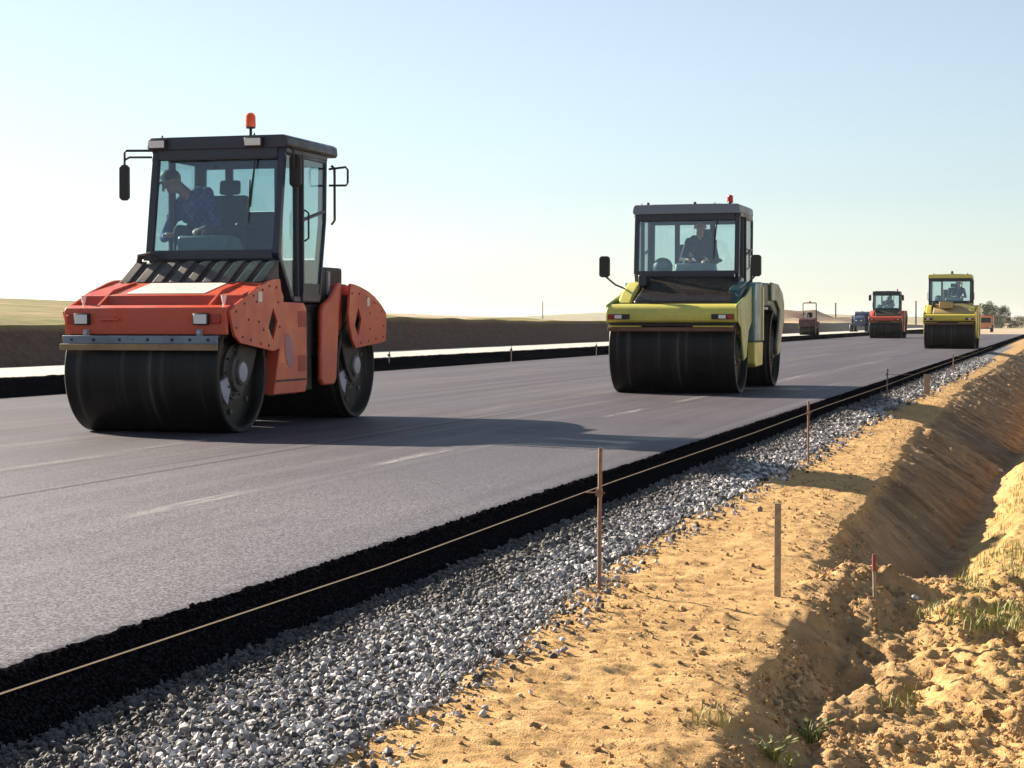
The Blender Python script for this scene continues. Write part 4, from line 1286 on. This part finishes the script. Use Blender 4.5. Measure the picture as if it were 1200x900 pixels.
    cab_interior(root, -0.28, 1.86, 1.95, 1.36, None, (-0.12, 1.34, 2.04))
    return root

def green_roller(loc, label, group, panel, roofm, side, side2, hoodm, scale=1.0, hood_box=False, redbeacon=True, mirrors='hood'):
    root = empty('road_roller', loc, 0.0, scale)
    tag(root, label, 'road roller', group)
    W, RD, WB = 0.97, 0.66, 3.60
    make_drum(root, 0, W, RD, M['black'], M['hub'])
    make_drum(root, WB, W, RD, M['black'], M['hub'])
    fp = MB().prism([(-0.66, 1.09), (-0.70, 1.12), (-0.715, 1.20), (-0.70, 1.26), (-0.64, 1.33), (-0.52, 1.365), (-0.30, 1.375), (-0.30, 1.33), (-0.60, 1.28), (-0.60, 1.09)], -1.0, 1.0)
    front = fp.build('front_panel', panel, root, 0.008)
    for x in (-0.80, 0.80):
        b = MB().box(x - 0.17, x + 0.17, -0.735, -0.70, 1.135, 1.215).build('headlight', M['black'], root, 0.006)
        l = MB().box(x - 0.06, x + 0.05, -0.742, -0.734, 1.148, 1.203).build('lens', M['lens'], b, 0.003)
        MB().box(x + 0.075 * (1 if x > 0 else -1) - 0.0, x + 0.155 * (1 if x > 0 else -1), -0.742, -0.734, 1.148, 1.203).build('indicator', M['redlens'], b) if x > 0 else MB().box(x - 0.155, x - 0.075, -0.742, -0.734, 1.148, 1.203).build('indicator', M['redlens'], b)
    MB().box(-0.96, 0.96, -0.62, -0.30, 1.03, 1.085).build('front_beam', M['black'], root, 0.006)
    MB().box(-0.97, 0.96, -0.73, -0.685, 0.955, 1.015).build('spray_bar', M['brown'], root, 0.008)
    for xa, xb in ((-0.96, -0.45), (0.35, 0.96)): MB().box(xa, xb, -0.745, -0.69, 1.018, 1.04).build('scraper', M['yellow'], root, 0.004)
    # front frame over the drum
    for s in (-1, 1):
        x0, x1 = (0.985, 1.02) if s > 0 else (-1.02, -0.985)
        MB().prism([(-0.64, 1.36), (-0.30, 1.42), (0.25, 1.52), (0.70, 1.66), (0.72, 1.10), (0.40, 0.95), (0.20, 0.55), (-0.05, 0.50), (-0.14, 0.66), (-0.30, 1.0), (-0.62, 1.10)], x0, x1).build('fender', M['limegreen'] if side2 is M['tealdark'] else side2, root, 0.012)
        x0, x1 = (0.90, 1.06) if s > 0 else (-1.06, -0.90)
        MB().prism([(0.76, 0.78), (0.74, 1.50), (0.80, 1.72), (1.55, 1.74), (1.72, 1.60), (1.66, 0.78)], x0, x1).build('side_tank', side, root, 0.03)
        MB().prism([(0.78, 0.44), (0.77, 0.775), (1.64, 0.775), (1.58, 0.40), (0.9, 0.38)], x0, x1).build('side_step', panel, root, 0.02)
        xo = s * 1.062
        MB().box(min(xo, xo + s * 0.012), max(xo, xo + s * 0.012), 1.50, 1.62, 0.80, 1.66).build('side_stripe', M['paleyellow'], root, 0.004)
        # rear fork arm and fender
        x0, x1 = (0.985, 1.03) if s > 0 else (-1.03, -0.985)
        MB().prism([(2.75, 1.76), (3.6, 1.74), (4.1, 1.60), (4.30, 1.40), (4.28, 1.10), (4.0, 0.85), (3.75, 0.56), (3.50, 0.52), (3.42, 0.70), (3.70, 1.05), (3.80, 1.30), (3.4, 1.45), (2.8, 1.45)], x0, x1).build('rear_fork', M['sage'] if side2 is M['tealdark'] else side2, root, 0.015)
        MB().box(s * 0.90 - 0.05, s * 0.90 + 0.05, 2.20, 2.9, 1.30, 1.345).build('step_plate', M['hub'], root, 0.006)
    MB().prism([(2.10, 1.35), (2.14, 1.74), (2.9, 1.75), (3.7, 1.70), (4.1, 1.52), (4.22, 1.30), (4.2, 1.05), (3.0, 1.36)], -0.98, 0.98).build('rear_hood', M['tealdark'], root, 0.03)
    MB().box(-0.55, 0.55, 1.5, 2.4, 0.32, 1.2).build('centre_joint', M['black'], root, 0.02)
    MB().box(-0.86, 0.86, 0.55, 2.2, 0.95, 1.46).build('main_frame', M['black'], root, 0.02)
    # hood before the windscreen: dark glossy, leaning back
    hb = MB().prism([(-0.32, 1.378), (-0.28, 1.43), (0.30, 1.62), (0.70, 1.80), (0.92, 1.80), (0.92, 1.378)], -0.66, 0.86)
    hood = hb.build('hood', hoodm, root, 0.03)
    gl = MB()
    gl.box(-0.72, -0.60, 0.30, 0.62, 1.66, 1.84)
    gl.build('filter_box', M['slate'], root, 0.02)
    for s in (-1, 1):
        sh = MB()
        xa, xb = (0.72, 0.95) if s > 0 else (-0.95, -0.72)
        sh.prism([(-0.20, 1.378), (0.10, 1.56), (0.55, 1.72), (0.88, 1.74), (0.88, 1.40)], xa, xb)
        sh.build('hood_shoulder', panel if s < 0 else side2, root, 0.04)
        if mirrors == 'cab': mirror(root, [(s * 0.80 - 0.05, 0.88, 2.78), (s * 1.0 - 0.05, 0.80, 2.74), (s * 1.02 - 0.05, 0.80, 2.6)], (s * 1.02 - 0.05, 0.80, 2.55), 0.16, 0.36, 0.09)
        if mirrors == 'hood': mirror(root, [(s * 0.92, 0.25, 1.62), (s * 1.04, 0.10, 1.68), (s * 1.17, 0.02, 1.80), (s * 1.19, 0.0, 1.86)], (s * 1.19, 0.0, 1.96), 0.16, 0.33, 0.09)
    if hood_box:
        MB().box(-0.42, 0.10, -0.10, 0.60, 1.60, 1.86).build('hood_box', M['tan'], root, 0.03)
    cabf, ws, rf = make_cab(root, -0.86, 0.76, 2.82, 1.86, 1.46, 0.82, 0.90, 1.30, 2.06, 2.02, M['slate'], roofm, M['glass_clear'], (-0.92, 0.81, 0.80, 2.16, 2.815, 2.965), False, low=1.0)
    for x in (-0.70, 0.06, 0.62): MB().lathe([(0, 0.03), (0.03, 0.028), (0.05, 0.012)], (x, 0.95, 2.962), 'z', 10).build('roof_knob', M['black'], rf)
    beacon(rf, 0.62 if redbeacon else 0.0, 1.0 if redbeacon else 1.2, 2.965, M['redlens'] if redbeacon else M['black'], 0.05, 0.13, 0.02)
    cab_interior(root, 0.03, 1.62, 1.90, 1.48, None, (0.05, 1.14, 2.06))
    bx = MB().ball((-0.52, 1.25, 1.98), (0.17, 0.15, 0.16), 14).build('armrest', M['console'], root)
    return root

GROUP = 'rollers compacting the new road'
r1 = red_roller((-8.63, 17.55, 0.0), 'large red tandem roller with dark cab and orange beacon, nearest on the road', GROUP)
r2 = green_roller((-5.715, 29.35, 0.0), 'lime roller with teal shaded sides and grey roofed cab, second along the road', GROUP, M['lime'], M['slate_light'], M['teal'], M['tealdark'], M['hood'])
c = ground_at(1113, 408.5)
r3 = green_roller((c.x, c.y, 0), 'distant yellow roller with yellow cab roof near the gravel shoulder', GROUP, M['yellow'], M['paleyellow'], M['yellow'], M['yellow'], M['tan'], 1.03, True, False, 'none')
c = ground_at(1038, 396.3)
r4 = green_roller((c.x, c.y, 0), 'distant red fronted roller with black cab beside the blue machine', GROUP, M['red'], M['slate'], M['red_dark'], M['red_dark'], M['black'], 1.06, mirrors='cab')

# drivers
driver('person in blue checked shirt leaning to look down, driving the nearest red roller', r1.location + Vector((-0.30, 1.72, 1.92)),
       (-0.19, -0.14, 0.40), (-0.14, -0.06, 0.11), (-0.75, -0.35, -0.55), [(-0.27, -0.42, 0.10), (0.10, -0.40, 0.16)], M['shirt'], M['hair'], True, 1.1)
driver('person in dark jacket sitting upright in the lime roller', r2.location + Vector((0.03, 1.58, 1.90)),
       (0.02, -0.06, 0.46), (0.0, -0.03, 0.16), (0.1, -1, -0.1), [(-0.14, -0.36, 0.20), (0.20, -0.36, 0.18)], M['dark'], M['hair'], False)
driver('person with pale cap driving the distant yellow roller', r3.location + Vector((0.26, 1.62, 1.95)),
       (0.0, -0.06, 0.46), (0.0, -0.03, 0.16), (0, -1, -0.1), [(-0.16, -0.36, 0.20), (0.18, -0.36, 0.18)], M['dark'], M['cap'], True)
driver('person in dark clothes driving the distant red fronted roller', r4.location + Vector((0.12, 1.66, 2.0)),
       (0.0, -0.06, 0.46), (0.0, -0.03, 0.16), (0, -1, -0.1), [(-0.16, -0.36, 0.20), (0.18, -0.36, 0.18)], M['dark'], M['hair'], False)

# small open roller with a roll bar on the other carriageway
def small_roller():
    x, y = at_depth(946.5, 121)
    e = empty('small_roller', (x, y, 0.27))
    tag(e, 'small dark maroon roller with open roll bar on the pale carriageway', 'road roller', GROUP)
    for yy in (0, 1.6):
        d = MB().lathe([(-0.5, 0.1), (-0.5, 0.36), (-0.48, 0.38), (0.48, 0.38), (0.5, 0.36), (0.5, 0.1)], (0, yy, 0.38), 'x', 32)
        d.build('drum', M['drum'], e, 0, 30)
    MB().prism([(-0.45, 0.50), (-0.47, 0.95), (-0.2, 1.08), (0.55, 1.10), (0.60, 0.45), (0.3, 0.8), (-0.2, 0.8)], -0.52, 0.52).build('hood', M['maroon'], e, 0.02)
    MB().box(-0.48, 0.48, 0.45, 2.1, 0.40, 0.85).build('frame', M['maroon'], e, 0.02)
    MB().box(-0.16, 0.16, 0.75, 1.1, 0.95, 1.42).build('seat', M['black'], e, 0.03)
    MB().tube([(0, 0.50, 1.05), (0, 0.56, 1.28)], 0.03, 8).build('steering_column', M['black'], e)
    MB().tube([(-0.44, 1.0, 0.8), (-0.44, 1.0, 1.98), (-0.40, 1.0, 2.02), (0.36, 1.0, 2.02), (0.40, 1.0, 1.98), (0.40, 1.0, 0.8)], 0.035, 8).build('roll_bar', M['black'], e)
    MB().lathe([(0, 0.07), (0.06, 0.07), (0.1, 0.03)], (0.0, 1.0, 2.045), 'z', 10).build('beacon', M['orange'], e)
small_roller()

# dark blue machine left of the distant red roller
def blue_machine():
    c = ground_at(1008, 392.5)
    e = empty('blue_tractor', (c.x, c.y, 0))
    tag(e, 'dark blue tractor partly hidden behind the distant red roller', 'tractor')
    MB().prism([(-1.2, 0.75), (-1.25, 1.35), (-0.9, 1.55), (0.6, 1.62), (0.6, 0.75)], -0.40, 0.40).build('hood', M['blue'], e, 0.05)
    MB().prism([(0.6, 0.7), (0.6, 1.75), (0.9, 1.95), (2.2, 1.95), (2.4, 0.9)], -0.55, 0.65).build('body', M['blue'], e, 0.05)
    for x in (-0.62, 0.62):
        for (yy, r, w) in ((-0.7, 0.48, 0.15), (1.5, 0.75, 0.22)):
            wh = MB().lathe([(-w, r * 0.55), (-w, r * 0.9), (-w * 0.7, r), (w * 0.7, r), (w, r * 0.9), (w, r * 0.55)], (x, yy, r), 'x', 28).build('wheel', M['black'], e)
            MB().lathe([(-w - 0.004, r * 0.1), (-w - 0.004, r * 0.5), (w + 0.004, r * 0.5), (w + 0.004, r * 0.1)], (x, yy, r), 'x', 18).build('rim', M['hub'], wh)
        MB().prism([(0.75, 1.0), (0.9, 1.45), (1.5, 1.62), (2.1, 1.45), (2.3, 1.0)], x - 0.22, x + 0.22).build('mudguard', M['blue'], e, 0.03)
    MB().tube([(0.22, -0.5, 1.55), (0.22, -0.5, 2.0)], 0.04, 8).build('exhaust', M['black'], e)
    lamp(e, 'headlight', -0.2, -1.30, 1.2, 0.16, 0.12); lamp(e, 'headlight', 0.2, -1.30, 1.2, 0.16, 0.12)
blue_machine()

def orange_truck():
    x, y = at_depth(1153, 262)
    z = float(ground_z(np.array([x]), np.array([y]))[0])
    e = empty('dump_truck', (x, y, z))
    tag(e, 'orange dump truck far off behind the yellow roller', 'truck')
    MB().prism([(-0.9, 0.55), (-0.95, 1.25), (-0.75, 2.05), (0.75, 2.1), (0.8, 0.55)], -1.05, 1.05).build('cab', M['orangepaint'], e, 0.05)
    MB().plate([(-0.92, -0.985, 1.30), (0.92, -0.985, 1.30), (0.88, -0.80, 1.98), (-0.88, -0.80, 1.98)], 0.02).build('windshield', M['black'], e)
    MB().prism([(0.9, 0.95), (0.9, 1.9), (0.6, 2.3), (4.9, 2.1), (5.1, 1.0)], -1.15, 1.15).build('dump_body', M['orangepaint'], e, 0.05)
    MB().box(-0.9, 0.9, -0.9, 5.0, 0.45, 0.65).build('chassis', M['black'], e)
    for s in (-1, 1):
        for yy in (0, 3.2, 4.3):
            MB().lathe([(-0.14, 0.25), (-0.14, 0.44), (-0.1, 0.48), (0.1, 0.48), (0.14, 0.44), (0.14, 0.25)], (s * 0.95, yy, 0.48), 'x', 24).build('wheel', M['black'], e)
        lamp(e, 'headlight', s * 0.8, -1.0, 0.75, 0.25, 0.16)
orange_truck()

# ================================================================== STAKES AND STRING
def zg(x, y): return float(ground_z(np.array([x]), np.array([y]))[0])

STR_X, STR_Z = -2.27, 0.258
def line_stake(x, y, h, r, label, clamp=True):
    z = zg(x, y)
    e = empty('stake', (x, y, z))
    tag(e, label, 'stake', 'stakes holding the string line')
    tilt = 0.02 * random.uniform(-1, 1) + 0.015
    MB().tube([(0, 0, -0.15), (tilt * 0.3, 0, h * 0.5), (tilt, 0.0, h)], r, 8).build('rod', M['rod'], e)
    if clamp:
        zc = STR_Z - z - 0.012
        c_ = MB()
        c_.box(-0.015, 0.015, -0.015, 0.015, zc - 0.018, zc + 0.018)
        c_.tube([(0.03, 0, zc), (STR_X - x - 0.02, 0, zc)], 0.004, 6)
        c_.build('clamp', M['rod'], e)
stk = []
for (u, vt, vb, zz, r, lb) in [(702, 525, 690, -0.29, 0.011, 'tall thin rusty stake with string clamp, nearest one in the gravel'),
                               (947, 470, 545, -0.29, 0.011, 'thin stake with string clamp at the gravel edge past the wooden post'),
                               (1039, 432, 472, -0.22, 0.012, 'third string stake along the gravel shoulder'),
                               (1117, 414, 440, -0.24, 0.013, 'far string stake before the distant yellow roller')]:
    p = on_ground(u, vb)
    x, y = p.x, p.y
    z = zg(x, y)
    d = -x * math.sin(PSI) + y * math.cos(PSI)
    top = CAM_H - (vt - HY) * d / F_PX
    line_stake(x, y, top - z, r, lb)
# broad board stake
p = on_ground(1086, 462)
e = empty('board_stake', (p.x, p.y, zg(p.x, p.y)))
tag(e, 'broad grey board stake standing on the gravel shoulder', 'stake')
MB().box(-0.055, 0.055, -0.012, 0.012, -0.1, 0.36).build('board', M['stake'], e, 0.003)
MB().box(-0.02, 0.02, 0.0125, 0.05, -0.1, 0.30).build('peg', M['stake'], e, 0.003)
# string
pts = [(STR_X - 0.03 + 0.03 * math.sin(k), y, STR_Z + 0.006 * math.sin(y * 0.7)) for k, y in enumerate([3.0, 6.3, 9.9, 14.5, 19.2, 26, 33, 48, 66])]
pts = [(STR_X, y, STR_Z + (0.02 if y < 5 else 0.0) - 0.01 * math.sin(i * 1.57) ** 2) for i, (a, y, b) in enumerate(pts)]
s = MB().tube(pts, 0.0021, 6).build('string_line', M['string'])
tag(s, 'pale taut string line stretched along the black asphalt edge', 'string')
# wooden posts
p = on_ground(911, 699)
e = empty('wooden_post', (p.x, p.y, zg(p.x, p.y)))
tag(e, 'plain grey wooden post standing on the sandy bench', 'post')
MB().prism([(-0.016, -0.013), (0.016, -0.013), (0.016, 0.013), (-0.016, 0.013)], -0.15, 0.475, 'z').build('shaft', M['stake'], e, 0.003)
p = on_ground(1025, 703)
z0 = zg(p.x, p.y)
d = -p.x * math.sin(PSI) + p.y * math.cos(PSI)
hh = CAM_H - (650 - HY) * d / F_PX - z0
e = empty('marker_peg', (p.x, p.y, z0))
tag(e, 'slim peg with a red painted tip in the ditch mouth', 'peg')
MB().tube([(0.004, 0, -0.15), (-0.004, 0, hh - 0.09)], 0.010, 8).build('shaft', M['stake'], e)
MB().tube([(-0.004, 0, hh - 0.09), (-0.005, 0, hh)], 0.0115, 8).build('tip', M['redtip'], e)
# thin stakes along the step of the other carriageway
for (u, v, lb) in [(453.5, 433, 'thin stake on the black step just past the near red roller'), (597, 424, 'thin stake on the black step midway between the two big rollers'), (697, 418, 'thin stake on the black step just left of the lime roller')]:
    p = ground_at(u, v, 0.0)
    e = empty('edge_stake', (p.x + 0.05, p.y, 0.0))
    tag(e, lb, 'stake', 'stakes along the far carriageway step')
    MB().tube([(0, 0, -0.05), (0.01, 0, 0.42)], 0.014, 6).build('rod', M['stake'], e)
    MB().box(-0.03, 0.03, -0.02, 0.02, 0.30, 0.36).build('clamp', M['rod'], e)

# far poles
for (u, v0, v1, d, r, lb) in [(979, 356, 384, 330, 0.16, 'thin pole on the horizon right of the small roller'), (1073, 354, 386, 300, 0.15, 'thin pole on the horizon left of the yellow roller'), (636, 354, 375, 420, 0.13, 'lone thin pole on the field left of the lime roller')]:
    x, y = at_depth(u, d)
    zb_ = zg(x, y) - 0.2
    zt_ = CAM_H - (v0 - HY) * d / F_PX
    e = empty('utility_pole', (x, y, zb_))
    tag(e, lb, 'pole', 'poles on the horizon')
    MB().tube([(0, 0, 0), (0, 0, zt_ - zb_)], r, 8, r * 0.7).build('mast', M['polewood'], e)
    MB().lathe([(0, r * 0.9), (0.12, r * 0.9), (0.2, r * 0.3)], (0, 0, zt_ - zb_ - 0.02), 'z', 8).build('cap', M['polewood'], e)

# ================================================================== TREES
leaf_a = leafmat('leaf_grey_green', (0.05, 0.065, 0.03), (0.10, 0.11, 0.05))
def tree(u, d, h, w, label, seed, nleaf=2600):
    r_ = np.random.default_rng(seed)
    x, y = at_depth(u, d)
    z = zg(x, y) - 0.1
    e = empty('tree', (x, y, z))
    tag(e, label, 'tree', 'trees on the horizon')
    t = MB()
    t.tube([(0, 0, 0), (0.1, 0, h * 0.25), (0.0, 0.1, h * 0.5), (0.15, 0, h * 0.75)], 0.035 * h, 8, 0.01 * h)
    cl = []
    for k in range(11):
        a = k * 2.4
        zz = h * (0.30 + 0.058 * k)
        L = w * 0.5 * (1 - 0.6 * abs(zz / h - 0.45)) * r_.uniform(0.6, 1.0)
        p = Vector((math.cos(a) * L, math.sin(a) * L, zz + 0.12 * h))
        t.tube([(0.05, 0.03, zz - 0.1 * h), p * 0.5 + Vector((0, 0, zz * 0.45)), p], 0.013 * h, 6, 0.004 * h)
        cl.append(p)
    t.build('trunk', M['bark'], e)
    cl += [Vector((r_.normal(0, w * 0.12), r_.normal(0, w * 0.12), h * r_.uniform(0.55, 0.95))) for _ in range(9)]
    cl += [Vector((r_.normal(0, w * 0.30), r_.normal(0, w * 0.25), h * r_.uniform(0.10, 0.4))) for _ in range(14)]
    per = nleaf * 2 // len(cl)
    vs, fs = [], []
    for c in cl:
        rad = w * r_.uniform(0.14, 0.24)
        for _ in range(per):
            dv = r_.normal(size=3); dv /= np.linalg.norm(dv)
            p = np.array(c) + dv * rad * r_.random() ** 0.4 * np.array([1, 1, 0.8])
            a, b2 = r_.normal(size=3), r_.normal(size=3)
            s_ = 0.028 * h * r_.uniform(0.6, 1.3)
            a = a / np.linalg.norm(a) * s_; b2 = b2 / np.linalg.norm(b2) * s_
            n0 = len(vs)
            vs += [p - a, p + b2 * 0.6, p + a, p - b2 * 0.6]
            fs.append((n0, n0 + 1, n0 + 2, n0 + 3))
    o = np_mesh('crown', np.array(vs), np.array(fs), leaf_a, False)
    o.parent = e
tree(1156, 400, 5.2, 4.6, 'rounded grey green tree rising behind the orange truck', 1)
tree(1173, 420, 4.6, 4.6, 'grey green tree just right of the orange truck', 2)
tree(1166, 415, 3.2, 5.5, 'low bushy tree between the two taller trees by the truck', 3)
tree(1197, 420, 2.6, 4.2, 'low tree at the far right edge of the horizon', 4)
tree(934, 900, 4.5, 10.0, 'faint low tree on the horizon behind the small roller', 5)

# ================================================================== AIR
hb_ = MB().box(-9600, 9600, -9600, 9600, -3.0, 34.0)
m = bpy.data.materials.new('pale_air')
m.use_nodes = True
nt = m.node_tree
nt.nodes.clear()
out = new(nt, 'ShaderNodeOutputMaterial')
pv = new(nt, 'ShaderNodeVolumePrincipled')
pv.inputs['Color'].default_value = (0.93, 0.95, 0.97, 1)
pv.inputs['Density'].default_value = 0.00006
pv.inputs['Anisotropy'].default_value = 0.2
nt.links.new(pv.outputs[0], out.inputs['Volume'])
hz = hb_.build('haze', m)
tag(hz, 'thin pale haze over the distant plain', 'haze', kind='stuff')
